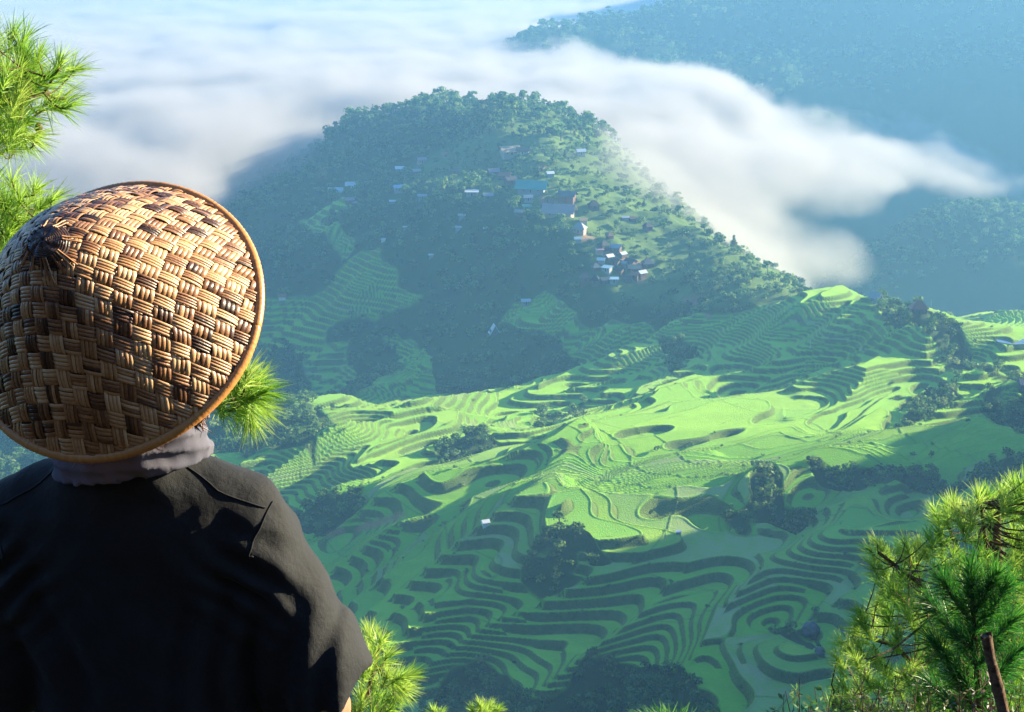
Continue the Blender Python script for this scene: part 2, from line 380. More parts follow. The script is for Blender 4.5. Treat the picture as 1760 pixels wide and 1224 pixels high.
col = m.mix(m.math('SUBTRACT', 1.0, fr), col, scrub); col = m.mix(m.attr('dirt'), col, dirt); col = m.mix(m.attr('litter'), col, m.ramp(n_h, [(.3, (.012, .012, .009)), (.7, (.035, .03, .018))]))  # ground around the viewpoint darkened to cut green bounce light
bmp = m.bump(m.math('MULTIPLY', n_h, m.math('ADD', m.math('MULTIPLY', fw, .5), m.math('ADD', .5, ff))), 1.0, .7)
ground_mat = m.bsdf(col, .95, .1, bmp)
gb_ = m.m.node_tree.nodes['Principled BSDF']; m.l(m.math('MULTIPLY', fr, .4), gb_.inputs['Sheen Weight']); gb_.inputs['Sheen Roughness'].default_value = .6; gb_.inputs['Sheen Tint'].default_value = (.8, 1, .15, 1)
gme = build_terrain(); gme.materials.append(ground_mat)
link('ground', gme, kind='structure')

# ---------------------------------------------------------------- trees
def tz(x, y): return terrain(np.atleast_1d(np.float64(x)), np.atleast_1d(np.float64(y)))[0]
def raycast(px, py, y0=330, y1=1500):
    Y = np.arange(y0, y1, 1.5); p = P(px, py, 1.0); X = p[0]*Y; Z = p[2]*Y
    z = terrain(X, Y)[0]; i = np.argmax(z > Z); return np.array([X[i], Y[i], z[i]])
def quads(centers, normals, size, rng, aspect=1.0):
    n = len(centers); r = rng.normal(size=(n, 3)); t = np.cross(normals, r); t /= np.linalg.norm(t, axis=1)[:, None]+1e-9
    b = np.cross(normals, t); b /= np.linalg.norm(b, axis=1)[:, None]+1e-9
    s1 = (size*rng.uniform(.7, 1.3, n))[:, None]; s2 = s1*aspect
    k = rng.uniform(.5, 1.1, (n, 4, 1))
    V = np.stack([centers-t*s1*k[:, 0], centers-b*s2*k[:, 1], centers+t*s1*k[:, 2], centers+b*s2*k[:, 3]], 1).reshape(-1, 3)
    return V, np.arange(4*n).reshape(n, 4)
def crown_template(kind, seed, nq):
    """unit-height tree: crown of leaf clumps on several uneven lobes + tapered trunk; returns V,F,tint,fmat"""
    rng = np.random.default_rng(seed); C = []; Nn = []
    if kind == 'round': lobes = [(rng.uniform(-.16, .16), rng.uniform(-.16, .16), rng.uniform(.35, .75), rng.uniform(.15, .26)) for _ in range(7)]
    elif kind == 'pine': lobes = [(rng.uniform(-.17, .17), rng.uniform(-.17, .17), rng.uniform(.5, .92), rng.uniform(.09, .17)) for _ in range(9)]
    elif kind == 'cone': lobes = [(rng.uniform(-.03, .03), rng.uniform(-.03, .03), z, .22*(1.1-z)) for z in np.linspace(.2, .93, 8)]
    else: lobes = [(rng.uniform(-.3, .3), rng.uniform(-.3, .3), rng.uniform(.2, .55), rng.uniform(.18, .34)) for _ in range(7)]
    w = np.array([l[3]**2 for l in lobes]); cnt = np.maximum(4, (nq*w/w.sum()).astype(int)); tint = []
    for (lx, ly, lz, lr), c in zip(lobes, cnt):
        d = rng.normal(size=(c, 3)); d[:, 2] = np.abs(d[:, 2])*1.0-.35; d /= np.linalg.norm(d, axis=1)[:, None]
        rr = lr*rng.uniform(.65, 1.12, (c, 1)); C.append(np.array([lx, ly, lz])+d*rr*[1, 1, .85]); Nn.append(d+rng.normal(size=(c, 3))*.45)
        tint += list(np.clip(rng.normal(.5, .12, c)+rng.normal(0, .1), 0, 1))
    C = np.concatenate(C); Nn = np.concatenate(Nn); Nn /= np.linalg.norm(Nn, axis=1)[:, None]
    V, F = quads(C, Nn, .085 if kind != 'bush' else .12, rng); tint = np.repeat(tint, 4)
    k = 5; ang = np.arange(k)*2*math.pi/k; ring = lambda z, r: np.c_[np.cos(ang)*r, np.sin(ang)*r, np.full(k, z)]
    tv = np.concatenate([ring(-.12, .03), ring(.35, .02), ring(.75, .008)]); tf = [[j*k+i, j*k+(i+1) % k, (j+1)*k+(i+1) % k, (j+1)*k+i] for j in range(2) for i in range(k)]
    fm = np.r_[np.zeros(len(F), int), np.ones(len(tf), int)]
    F = np.concatenate([F, np.array(tf)+len(V)]); V = np.concatenate([V, tv]); tint = np.r_[tint, np.full(len(tv), .5)]
    return V, F, tint, fm
m = Mat('leaves_far'); ft = m.attr('tint'); inf = m.n('ShaderNodeObjectInfo').outputs['Random']
c = m.ramp(m.math('ADD', ft, m.math('MULTIPLY', m.math('SUBTRACT', m.noise(.02, 3, .6, m.pos()), .5), .7)), [(.12, (.018, .06, .020)), (.38, (.06, .15, .036)), (.62, (.12, .24, .055)), (.9, (.24, .32, .11))])
leaf_far = m.bsdf(c, .7, .25, trans=.4)
m = Mat('bark_far'); bark_far = m.bsdf(m.ramp(m.noise(2, 3), [(.3, (.05, .035, .025)), (.7, (.13, .10, .07))]), .95)
KINDS = {}
for kd, nv in (('round', 4), ('pine', 4), ('cone', 2), ('bush', 4)):
    KINDS[kd] = [crown_template(kd, 100+i*7+len(kd), 120 if kd != 'bush' else 80) for i in range(nv)]
def visible_frac(x, y, z):
    px, py = project(x, y, z); return (px > -60) & (px < 1820) & (py > -40) & (py < 1290)
def scatter():
    out = []   # x, y, z, height, kind, region
    def grid(x0, x1, y0, y1, sp):
        X, Y = np.meshgrid(np.arange(x0, x1, sp), np.arange(y0, y1, sp)); n = X.size
        return X.ravel()+RNG.uniform(-.5, .5, n)*sp, Y.ravel()+RNG.uniform(-.5, .5, n)*sp
    for (x0, x1, y0, y1, sp, hm, th) in ((-230, 260, 335, 620, 3.8, 5.0, .45), (-330, 300, 620, 860, 5.0, 6.2, .5), (-420, 330, 860, 1350, 6.6, 8.0, .5)):
        x, y = grid(x0, x1, y0, y1, sp); z, wall, fo, tone, ter = terrain(x, y)
        px, py = project(x, y, z)
        prob = sstep(.3, .7, fo)
        # gaps: paler scrub slopes on the sunny flank and clearings
        gap = fbm(x, y, 45, 2, 151); sunny = samp(M_SUN, px, py)
        prob = prob*(1-.3*sunny)*(1-.5*sstep(.25, .5, gap))
        k = (RNG.uniform(size=len(x)) < prob) & visible_frac(x, y, z)
        x, y, z, px, py, sunny = [a_[k] for a_ in (x, y, z, px, py, sunny)]
        for i in range(len(x)):
            if y[i] > 860:
                sky_ = py[i] < 245
                kd = RNG.choice(['round', 'pine', 'bush', 'cone'], p=[.35, .5, .13, .02] if sky_ else ([.3, .12, .55, .03] if sunny[i] > .4 else [.5, .2, .27, .03]))
                h = hm*RNG.uniform(.5, 1.25)*(1+.6*(RNG.uniform() > .88))*(1.2 if sky_ else .72 if sunny[i] > .4 else .9)
            else:
                kd = RNG.choice(['round', 'bush'], p=[.45, .55]); h = hm*RNG.uniform(.55, 1.35)
            if kd == 'bush': h *= .75
            out.append((x[i], y[i], z[i], h, kd))
    # bushes growing on the terrace walls
    x, y = grid(-230, 260, 335, 700, 5.0); z, wall, fo, tone, ter = terrain(x, y); px, py = project(x, y, z)
    k = (wall > .4) & (RNG.uniform(size=len(x)) < .10+.5*sstep(.0, .5, fbm(x, y, 60, 2, 161))) & visible_frac(x, y, z)
    for i in np.where(k)[0]: out.append((x[i], y[i], z[i], RNG.uniform(.8, 2.1), 'bush'))
    # far ridges
    for (x0, x1, y0, y1, sp, h0) in ((-50, 900, 1950, 2420, 12, 12), (230, 640, 1290, 1580, 8.5, 9.5)):
        x, y = grid(x0, x1, y0, y1, sp); z = terrain(x, y)[0]; px, py = project(x, y, z)
        kk = visible_frac(x, y, z) & (RNG.uniform(size=len(x)) < .75)
        for i in np.where(kk)[0]: out.append((x[i], y[i], z[i], h0*RNG.uniform(.6, 1.4), RNG.choice(['round', 'pine'], p=[.5, .5])))
    return out
# one-off trees seen in the photo: px, py of the foot, height in m, kind, label
SOLO = [(1152, 1004, 2.2, 'bush', 'small bush beside the narrow path on the lower terraces'),
 (1188, 768, 2.6, 'bush', 'dark shrub standing alone in the sunlit rice below the ridge'),
 (1130, 775, 3.0, 'bush', 'shrub on a mound in the sunlit fields, throwing a long shadow'),
 (1602, 722, 2.2, 'bush', 'round brownish bush alone in the rice field at the right'),
 (1600, 790, 3.4, 'round', 'pale green young tree on the shaded terrace wall at the right'),
 (1568, 787, 2.4, 'bush', 'yellowish bush on the wall left of the pale young tree'),
 (1134, 582, 3.0, 'bush', 'single pale banana clump in the shaded terraces under the ridge'),
 (684, 188, 13, 'pine', 'tall lone umbrella pine sticking up from the skyline of the village hill'),
 (1145, 240, 12, 'round', 'dark tree poking through the fog right of the village hill'),
 (1010, 215, 12, 'pine', 'misty pine at the right end of the hilltop'),
 (1600, 392, 13, 'round', 'tall round tree on the crest of the hazy hill at the right')]
# ------------------------------------------------ village houses: px, py, width px, depth ratio, rot deg, roof, wall, style, label
HOUSES = [
 (876, 266, 30, .8, 20, 'tan', 'cream', 'gable', 'steep tan gabled house, highest on the village hill'),
 (899, 265, 20, .8, -10, 'brown', 'cream', 'gable', 'low brown house right beside the steep tan gabled house'),
 (998, 267, 14, .8, 10, 'pale', 'grey', 'gable', 'lone pale roofed hut fading into fog on the right flank'),
 (848, 302, 18, .8, 25, 'mauve', 'brown', 'gable', 'mauve roofed house left of a trio above the green hall'),
 (868, 308, 18, .8, -15, 'rust', 'brown', 'gable', 'rusty roofed middle house of a trio above the green hall'),
 (877, 317, 18, .8, 30, 'dark', 'brown', 'gable', 'dark roofed lowest house of a trio above the green hall'),
 (811, 337, 20, .6, 0, 'pale', 'grey', 'shed', 'long pale roofed house among trees left of the green hall'),
 (839, 342, 15, .8, 5, 'grey', 'brown', 'gable', 'grey roofed hut just right of the long pale house'),
 (914, 330, 46, .5, -12, 'teal', 'grey', 'gable', 'large hall with a wide teal green roof in the village'),
 (975, 346, 27, .7, -20, 'slate', 'brown', 'gable', 'slate roofed house right of the brown dirt yard'),
 (961, 371, 48, .6, -14, 'bluerust', 'cream', 'gable', 'biggest village building, blue and rust roof below the dirt yard'),
 (935, 371, 16, .8, 30, 'tan', 'brown', 'gable', 'tan shack touching the left end of the biggest building'),
 (1020, 360, 16, .8, 20, 'black', 'brown', 'hip', 'black thatched hut above and right of the biggest building'),
 (1075, 380, 11, .8, 0, 'blue', 'grey', 'shed', 'small bright blue roofed shed on the sunny flank'),
 (1087, 381, 11, .8, 15, 'brown', 'brown', 'gable', 'small brown hut beside the bright blue shed'),
 (996, 400, 20, .9, -20, 'grey', 'pink', 'hip', 'pinkish walled house with a pointed grey roof'),
 (1113, 396, 14, .8, 30, 'black', 'brown', 'hip', 'black thatched hut alone on the sunny flank, farthest right of the upper village'),
 (993, 417, 11, .8, 0, 'pale', 'grey', 'gable', 'small pale hut just below the pinkish walled house'),
 (908, 346, 14, .8, 0, 'blue', 'grey', 'gable', 'blue grey hut under the left edge of the green hall'),
 (906, 363, 14, .8, 10, 'teal', 'grey', 'shed', 'small teal roofed hut left of the biggest building'),
 (892, 371, 13, .8, -20, 'grey', 'brown', 'gable', 'little grey hut left of the small teal hut'),
 (794, 376, 11, .7, 0, 'pale', 'grey', 'shed', 'upper of two tiny pale huts in the dark trees'),
 (788, 395, 10, .7, 0, 'white', 'grey', 'shed', 'lower of two tiny pale huts in the dark trees'),
 (835, 398, 8, .8, 0, 'white', 'grey', 'gable', 'tiny white hut on the little grass patch above the dark slope'),
 (765, 270, 10, .8, 0, 'rust', 'pink', 'gable', 'small red roofed house left of the steep tan house'),
 (725, 281, 14, .8, 20, 'mauve', 'pink', 'gable', 'pink house with an arched roof, upper left of the village'),
 (687, 295, 13, .8, 0, 'white', 'grey', 'gable', 'white gabled hut at the upper left of the village'),
 (716, 299, 12, .8, 15, 'grey', 'brown', 'gable', 'grey hut between the white gabled hut and the pink house'),
 (782, 299, 13, .8, 0, 'brown', 'brown', 'gable', 'brown hut half hidden by trees in the upper village'),
 (606, 325, 21, .35, 3, 'pale', 'white', 'gable', 'upper of two long pale roofs beside the green fields, left'),
 (577, 335, 22, .35, 3, 'bluepale', 'white', 'gable', 'lower of two long pale roofs beside the green fields, left'),
 (685, 330, 15, .8, 15, 'brightblue', 'grey', 'gable', 'bright blue roofed hut in the left part of the village'),
 (726, 343, 14, .7, 5, 'blue', 'grey', 'shed', 'light blue flat roofed hut right of the bright blue hut'),
 (601, 349, 14, .8, 15, 'mauve', 'brown', 'gable', 'mauve hut in the trees under the two long roofs'),
 (612, 353, 9, .8, -15, 'grey', 'brown', 'gable', 'little grey hut touching the mauve hut'),
 (675, 351, 10, .7, 0, 'white', 'grey', 'shed', 'small white hut below the bright blue hut'),
 (659, 415, 7, .8, 0, 'white', 'white', 'gable', 'tiny white hut alone in the forest left of the village'),
 (697, 396, 8, .7, 0, 'pale', 'grey', 'shed', 'tiny pale hut alone between two dark groves'),
 (741, 442, 8, .7, 0, 'white', 'grey', 'shed', 'tiny white shed alone on the dark slope under the village'),
 (1037, 428, 15, .9, 35, 'black', 'brown', 'hip', 'black thatched house at the top of the lower hamlet'),
 (1059, 434, 17, .8, -25, 'blue', 'brown', 'gable', 'blue roofed house at the top right of the lower hamlet'),
 (1030, 437, 12, .8, 10, 'mauve', 'pink', 'shed', 'pinkish lean to under the topmost thatched house'),
 (1047, 446, 13, .8, 35, 'white', 'brown', 'gable', 'white roofed house in the middle of the lower hamlet'),
 (1057, 457, 15, .8, -30, 'dark', 'brown', 'gable', 'dark roofed house right under the white roofed one'),
 (1043, 468, 15, .8, -30, 'brightblue', 'grey', 'shed', 'bright light blue square roof in the lower hamlet'),
 (1073, 459, 10, .8, -30, 'blue', 'grey', 'gable', 'small blue hut left of the long dark brown house'),
 (1084, 457, 18, .7, -45, 'black', 'brown', 'gable', 'long dark brown house at the right of the lower hamlet'),
 (1090, 468, 20, .5, 0, 'tan', 'brown', 'gable', 'tan roofed house below the long dark brown house'),
 (1092, 481, 15, .7, -40, 'rust', 'brown', 'gable', 'rust roofed hut at the bottom right of the lower hamlet'),
 (1103, 477, 14, .8, 35, 'pale', 'brown', 'gable', 'pale roofed hut, rightmost of the bottom row'),
 (1113, 461, 18, .8, 15, 'slate', 'brown', 'hip', 'slate thatched hut standing apart right of the hamlet'),
 (1024, 466, 13, .8, 20, 'slate', 'brown', 'hip', 'slate hut left of the bright blue square roof'),
 (1065, 472, 15, .8, -40, 'black', 'brown', 'gable', 'black roofed house in the centre of the lower hamlet'),
 (1005, 487, 17, .7, 10, 'dark', 'brown', 'hip', 'dark thatched hut, leftmost of the bottom row'),
 (1023, 490, 15, .7, -15, 'black', 'brown', 'hip', 'black thatched hut, second in the bottom row'),
 (1040, 488, 14, .7, 10, 'slate', 'brown', 'gable', 'slate roofed hut, third in the bottom row'),
 (1055, 489, 14, .7, 0, 'brightblue', 'grey', 'shed', 'light blue flat roofed hut closing the bottom row'),
 (945, 305, 12, .8, 20, 'pale', 'grey', 'gable', 'pale roofed hut right above the green hall'),
 (930, 292, 11, .8, -20, 'rust', 'brown', 'gable', 'rust roofed hut uphill of the green hall, below the tan house'),
 (1002, 385, 12, .8, 10, 'tan', 'cream', 'gable', 'tan roofed hut between the biggest building and the pointed grey roof'),
 (1048, 410, 11, .8, 25, 'brown', 'brown', 'hip', 'small brown hut just uphill of the lower hamlet'),
 (1070, 442, 12, .8, 40, 'pale', 'brown', 'gable', 'pale roofed hut at the upper right corner of the lower hamlet'),
 (1033, 454, 12, .8, -10, 'white', 'grey', 'gable', 'white roofed hut at the left edge of the lower hamlet'),
 (1078, 485, 12, .8, 15, 'dark', 'brown', 'gable', 'dark little hut below the centre of the lower hamlet'),
 (904, 525, 14, .8, 5, 'pale', 'grey', 'shed', 'pale roofed field hut at the edge of the bright rice strip'),
 (850, 574, 17, .9, 10, 'white', 'slate', 'aframe', 'white edged steep hut on the shaded slope above the thicket'),
 (1505, 519, 18, 1, 40, 'blue', 'slate', 'aframe', 'blue roofed steep hut on top of the terraced ridge'),
 (834, 904, 12, .9, 20, 'white', 'white', 'gable', 'small white field hut in the narrow lower terraces'),
 (1166, 920, 8, .8, 0, 'white', 'grey', 'shed', 'tiny white shelter on the corner of a wide shaded terrace'),
 (485, 515, 12, .6, 15, 'rust', 'white', 'gable', 'red and white hut beside the hat brim on the far paddies'),
 (1578, 540, 26, .5, 0, 'rust', 'brown', 'hip', 'rust brown hut in the scrub on the far ridge'),
 (1762, 668, 22, 1, 0, 'slate', 'slate', 'gable', 'dark slate hut at the right border among bushes')]
RC = dict(tan=(.45, .33, .2), brown=(.16, .10, .07), pale=(.6, .66, .7), mauve=(.34, .24, .26), rust=(.38, .15, .09), dark=(.07, .06, .06), grey=(.3, .32, .33), teal=(.07, .36, .30),
  slate=(.13, .14, .15), bluerust=(.40, .30, .28), black=(.035, .03, .03), blue=(.30, .36, .42), white=(.75, .78, .8), bluepale=(.45, .6, .7), brightblue=(.3, .5, .66),
  cream=(.5, .42, .3), pink=(.45, .30, .26))
_hm = {}
def house_mat(c, kind):
    if (c, kind) in _hm: return _hm[c, kind]
    m = Mat(kind+'_'+c); b_ = RC[c]; n = m.noise(1.2, 4, .7)
    col = m.mix(m.math('MULTIPLY', n, .7), b_, tuple(v*.45 for v in b_)) if kind == 'roof' else m.mix(m.math('MULTIPLY', n, .6), b_, tuple(v*.6 for v in b_))
    wv = m.n('ShaderNodeTexWave', i_Scale=2.5); wv.bands_direction = 'X'
    _hm[c, kind] = m.bsdf(col, .55 if kind == 'roof' else .9, .3, m.bump(wv.outputs[0], .4, .1)); return _hm[c, kind]
def box_vf(x0, x1, y0, y1, z0, z1):
    v = [(x, y, z) for z in (z0, z1) for y in (y0, y1) for x in (x0, x1)]
    return v, [(0, 2, 3, 1), (4, 5, 7, 6), (0, 1, 5, 4), (2, 6, 7, 3), (0, 4, 6, 2), (1, 3, 7, 5)]
def prism(pts_lo, pts_hi):
    n = len(pts_lo); v = list(pts_lo)+list(pts_hi); return v, n
def pydata(name, v, f, mat):
    me = bpy.data.meshes.new(name); me.from_pydata([tuple(p) for p in v], [], f); me.materials.append(mat); me.update(); return me
HPOS = []
def build_house(px, py, wpx, dr, rot, roof, wall, style, label):
    wpx *= .97; p = raycast(px, py); dist = np.linalg.norm(p); w = wpx/FPX*dist; d = w*dr; hw, hd = w/2, d/2
    wall_h = min(2.8, w*.42) if style != 'aframe' else w*.15
    t = thing('house', label, 'house', (p[0], p[1], p[2]+.2), 'village houses'); t.rotation_euler = (0, 0, math.radians(rot)); HPOS.append((p[0], p[1], max(w, d)))
    v, f = box_vf(-hw, hw, -hd, hd, -3.5, wall_h); link('wall', pydata('wall', v, f, house_mat(wall, 'wall')), t)
    ov = .12*w; rh = {'gable': .28*w, 'hip': .5*w, 'shed': .12*w, 'aframe': .75*w}[style]; th = .12
    a_, b_ = hw+ov, hd+ov; z0 = wall_h-.02+ (0 if style != 'gable' else 0)
    if style == 'gable':       # ridge along x, thick slabs
        v = [(-a_, -b_, z0-.2), (a_, -b_, z0-.2), (a_, b_, z0-.2), (-a_, b_, z0-.2), (-a_, 0, z0+rh), (a_, 0, z0+rh)]
        v += [(x, y, z-th) for x, y, z in v]
        f = [(0, 1, 5, 4), (2, 3, 4, 5), (6, 10, 11, 7), (8, 11, 10, 9), (0, 6, 7, 1), (2, 8, 9, 3), (1, 7, 11, 5), (5, 11, 8, 2), (0, 4, 10, 6), (4, 3, 9, 10)]
        gv = [(-hw, -hd, wall_h), (-hw, hd, wall_h), (-hw, 0, z0+rh-th-.1), (hw, -hd, wall_h), (hw, hd, wall_h), (hw, 0, z0+rh-th-.1)]
        link('gable_wall', pydata('gable_wall', gv, [(0, 2, 1), (3, 4, 5), (0, 3, 5, 2), (1, 2, 5, 4)], house_mat(wall, 'wall')), t)
    elif style == 'aframe':    # ridge along y so that the gable faces the valley
        v = [(-a_, -b_, -.6), (-a_, b_, -.6), (a_, -b_, -.6), (a_, b_, -.6), (0, -b_, z0+rh), (0, b_, z0+rh)]
        v += [(x*.86, y, z-.25) for x, y, z in v]
        f = [(0, 4, 5, 1), (2, 3, 5, 4), (6, 7, 11, 10), (8, 10, 11, 9), (0, 6, 10, 4), (4, 10, 8, 2), (1, 5, 11, 7), (5, 3, 9, 11), (0, 1, 7, 6), (2, 8, 9, 3)]
        gv = [(-hw, -hd, wall_h), (hw, -hd, wall_h), (0, -hd, z0+rh*.8), (-hw, hd, wall_h), (hw, hd, wall_h), (0, hd, z0+rh*.8)]
        link('gable_wall', pydata('gable_wall', gv, [(0, 1, 2), (3, 5, 4), (0, 2, 5, 3), (1, 4, 5, 2)], house_mat(wall, 'wall')), t)
    elif style == 'hip':
        v = [(-a_, -b_, z0-.15), (a_, -b_, z0-.15), (a_, b_, z0-.15), (-a_, b_, z0-.15), (-.15*w, 0, z0+rh), (.15*w, 0, z0+rh)]
        f = [(0, 1, 5, 4), (2, 3, 4, 5), (1, 2, 5), (3, 0, 4), (3, 2, 1, 0)]
    else:
        v, f = box_vf(-a_, a_, -b_, b_, 0, th); v = [(x, y, z+z0+rh*(y+b_)/(2*b_)) for x, y, z in v]
    link('roof', pydata('roof', v, f, house_mat(roof, 'roof')), t)
    if wpx >= 12:
        v, f = box_vf(-.35, .35, -hd-.06, -hd+.02, 0, min(1.9, wall_h*.85)); link('door', pydata('door', v, f, house_mat('dark', 'wall')), t)
        for sx in ((-1, 1) if w > 5 else (1,)):
            v, f = box_vf(sx*w*.28-.35, sx*w*.28+.35, -hd-.05, -hd+.02, wall_h*.4, wall_h*.75); link('window', pydata('window', v, f, house_mat('slate', 'wall')), t)
for hs_ in HOUSES: build_house(*hs_)

def rock(px, py, w, label, seed):
    p = raycast(px, py); r = w/FPX*np.linalg.norm(p)/2; rg_ = np.random.default_rng(seed); th, ph = np.meshgrid(np.linspace(0, 2*math.pi, 25)[:-1], np.linspace(0, math.pi, 13)); d = np.stack([np.sin(ph)*np.cos(th), np.sin(ph)*np.sin(th), np.cos(ph)], -1)
    k = 1+.28*noise(d[..., 0]*1.6+seed, d[..., 1]*1.6+d[..., 2]*1.3, seed)+.14*noise(d[..., 0]*4+d[..., 2]*3, d[..., 1]*4, seed+1); V = (d*k[..., None]*[r, r, r*.85]).reshape(-1, 3)
    F = [[i*24+j, i*24+(j+1) % 24, (i+1)*24+(j+1) % 24, (i+1)*24+j] for i in range(12) for j in range(24)]
    mm = Mat('boulder'); nn_ = mm.noise(.9, 5, .7); mt = mm.bsdf(mm.ramp(nn_, [(.35, (.05, .06, .05)), (.6, (.17, .17, .17)), (.75, (.07, .12, .05))]), .95, .1, mm.bump(nn_, .8, .3))
    o = link('boulder', mesh_np('boulder', V, np.array(F)[:, ::-1], [mt]), label=label, category='boulder'); o.location = (p[0], p[1], p[2]+r*.35)
rock(1393, 1092, 30, 'big dark grey boulder standing in the wide shaded rice terrace, lower right', 3)
rock(1408, 1128, 17, 'smaller dark rock on the terrace edge below the big boulder', 5)
rock(1688, 905, 26, 'mossy rock on the shaded terraces behind the top of the big pine', 7)
for px_, py_, h_, lb in ((1600, 528, 7, 'thin pale pole on the scrubby crest at the right'), (1392, 600, 5, 'thin pole standing in the shaded terraces under the ridge top'), (1143, 930, 4, 'thin pole on the corner bank of the wide shaded terrace')):
    p = raycast(px_, py_); V, F = tube(np.array([[0, 0, -.5], [0.03, 0, h_*.5], [0, 0, h_]]), [.10, .09, .06], 6)
    o = link('pole', mesh_np('pole', V, F, [house_mat('pale', 'wall')]), label=lb, category='pole'); o.location = p
pc = [raycast(a_, b_) for a_, b_ in ((1708, 583), (1735, 580), (1775, 588), (1775, 600), (1740, 596), (1715, 590))]; zc = np.mean([q_[2] for q_ in pc])+.35
pw = Mat('pond_water').bsdf((.10, .13, .12), .08, .6); nP = len(pc); V = [(q_[0], q_[1], zc) for q_ in pc]+[(q_[0], q_[1], zc-3) for q_ in pc]
link('pond', pydata('pond', V, [tuple(range(nP))[::-1]]+[(i, (i+1) % nP, (i+1) % nP+nP, i+nP) for i in range(nP)], pw), kind='structure')
TREES = scatter()
arr = np.array([t[:4] for t in TREES]); kinds = np.array([t[4] for t in TREES])
hp = np.array(HPOS); dd = np.hypot(arr[:, 0, None]-hp[None, :, 0], arr[:, 1, None]-hp[None, :, 1])
front = (np.abs(arr[:, 0, None]-hp[None, :, 0]) < hp[None, :, 2]*.7) & (arr[:, 1, None] < hp[None, :, 1]) & (arr[:, 1, None] > hp[None, :, 1]-14)
ok = ~((dd < hp[None, :, 2]*.8).any(1) | front.any(1)); arr, kinds = arr[ok], kinds[ok]
px, py = project(arr[:, 0], arr[:, 1], arr[:, 2]+arr[:, 3]*.5)
size = arr[:, 3]/np.hypot(arr[:, 0], arr[:, 1]); size = size*np.where(kinds == 'bush', .8, 1)
infr = (px > 20) & (px < 1740) & (py > 5) & (py < 1215)
hid = ((px < 450) & (py > 330)) | ((px < 620) & (py > 860)) | ((px > 1450) & (py > 950))
order = np.argsort(-(size*infr*(~hid))); solo = order[:285]; rest = np.setdiff1d(np.arange(len(arr)), solo)
print('trees', len(arr))
TMESH = {}
for kd, tl in KINDS.items():
    TMESH[kd] = []
    for V, F, ti, fm in tl:
        me = mesh_np('tree' if kd != 'bush' else 'bush', V, F, [leaf_far, bark_far], dict(tint=ti), smooth=False, fmat=fm); TMESH[kd].append(me)
def tree_label(x, y, z, kd):
    px, py = project(x, y, z); px, py = float(px), float(py)
    nm = {'bush': 'bush', 'round': 'leafy tree', 'pine': 'pine tree', 'cone': 'pointed tree'}[kd]
    if y > 1700: where = 'on the far misty mountain above the fog'
    elif y > 1270 and px > 1350: where = 'on the hazy hill at the right behind the terraces'
    elif y > 860:
        if py < 235: where = 'on the left shoulder of the wooded hilltop' if px < 660 else 'on the left half of the wooded hilltop' if px < 790 else 'on the highest part of the wooded hilltop' if px < 920 else 'at the right end of the wooded hilltop'
        elif px > 1080: where = 'on the sunny flank right of the lower hamlet'
        elif py < 420 and px > 780: where = 'among the upper village houses near the green hall'
        elif py < 420 and px > 560: where = 'among the scattered huts left of the green hall'
        elif py < 420: where = 'on the dark left slope beside the hat'
        else: where = 'on the shaded slope below the village, left of the lower hamlet'
    elif py > 1090: where = 'in the left part of the thicket at the bottom edge' if px < 900 else 'in the middle of the thicket at the bottom edge' if px < 1080 else 'in the right part of the thicket at the bottom edge'
    elif px > 1360 and py > 740: where = 'on the shaded bank at the right, left of the pale young tree' if px < 1590 else 'on the shaded bank above the big pine at the right'
    elif px > 1480: where = 'on the scrubby crest at the right'
    elif py > 930: where = 'in the dark grove amid the lower terraces'
    elif 500 < px < 640 and py > 810: where = 'in the dark grove beside the shirt shoulder'
    elif px > 1230 and py > 790: where = 'in the grove below the sunlit spur'
    elif py > 700: where = 'on the dark bank beside the hat brim' if px < 640 else 'on the shaded bank left of the sunlit fields'
    else: where = 'in the thicket under the steep white hut' if px < 1050 else 'in the thicket under the ridge top fields'
    return f'{nm} {where}', f'{nm}s {where}', nm
def put_tree(x, y, z, h, kd, label=None, group=None):
    me = TMESH[kd][int(RNG.integers(len(TMESH[kd])))]
    l, g, nm = tree_label(x, y, z, kd)
    o = bpy.data.objects.new('bush' if kd == 'bush' else 'pine_tree' if kd == 'pine' else 'tree', me); COL.objects.link(o)
    o.location = (x, y, z-.03*h); o.rotation_euler = (0, 0, RNG.uniform(0, 6.28)); wv = RNG.uniform(.9, 1.25); o.scale = (h*wv, h*wv, h)
    o['label'] = label or l; o['category'] = 'bush' if kd == 'bush' else 'tree'
    if label is None: o['group'] = g
for i in solo: put_tree(*arr[i], kinds[i])
for (px_, py_, h, kd, lb) in SOLO:
    p = raycast(px_, py_) if py_ > 200 else raycast(px_, max(py_, 190)); put_tree(p[0], p[1], p[2], h, kd, lb)
VV, FF, TT, MM = [], [], [], []; off = 0
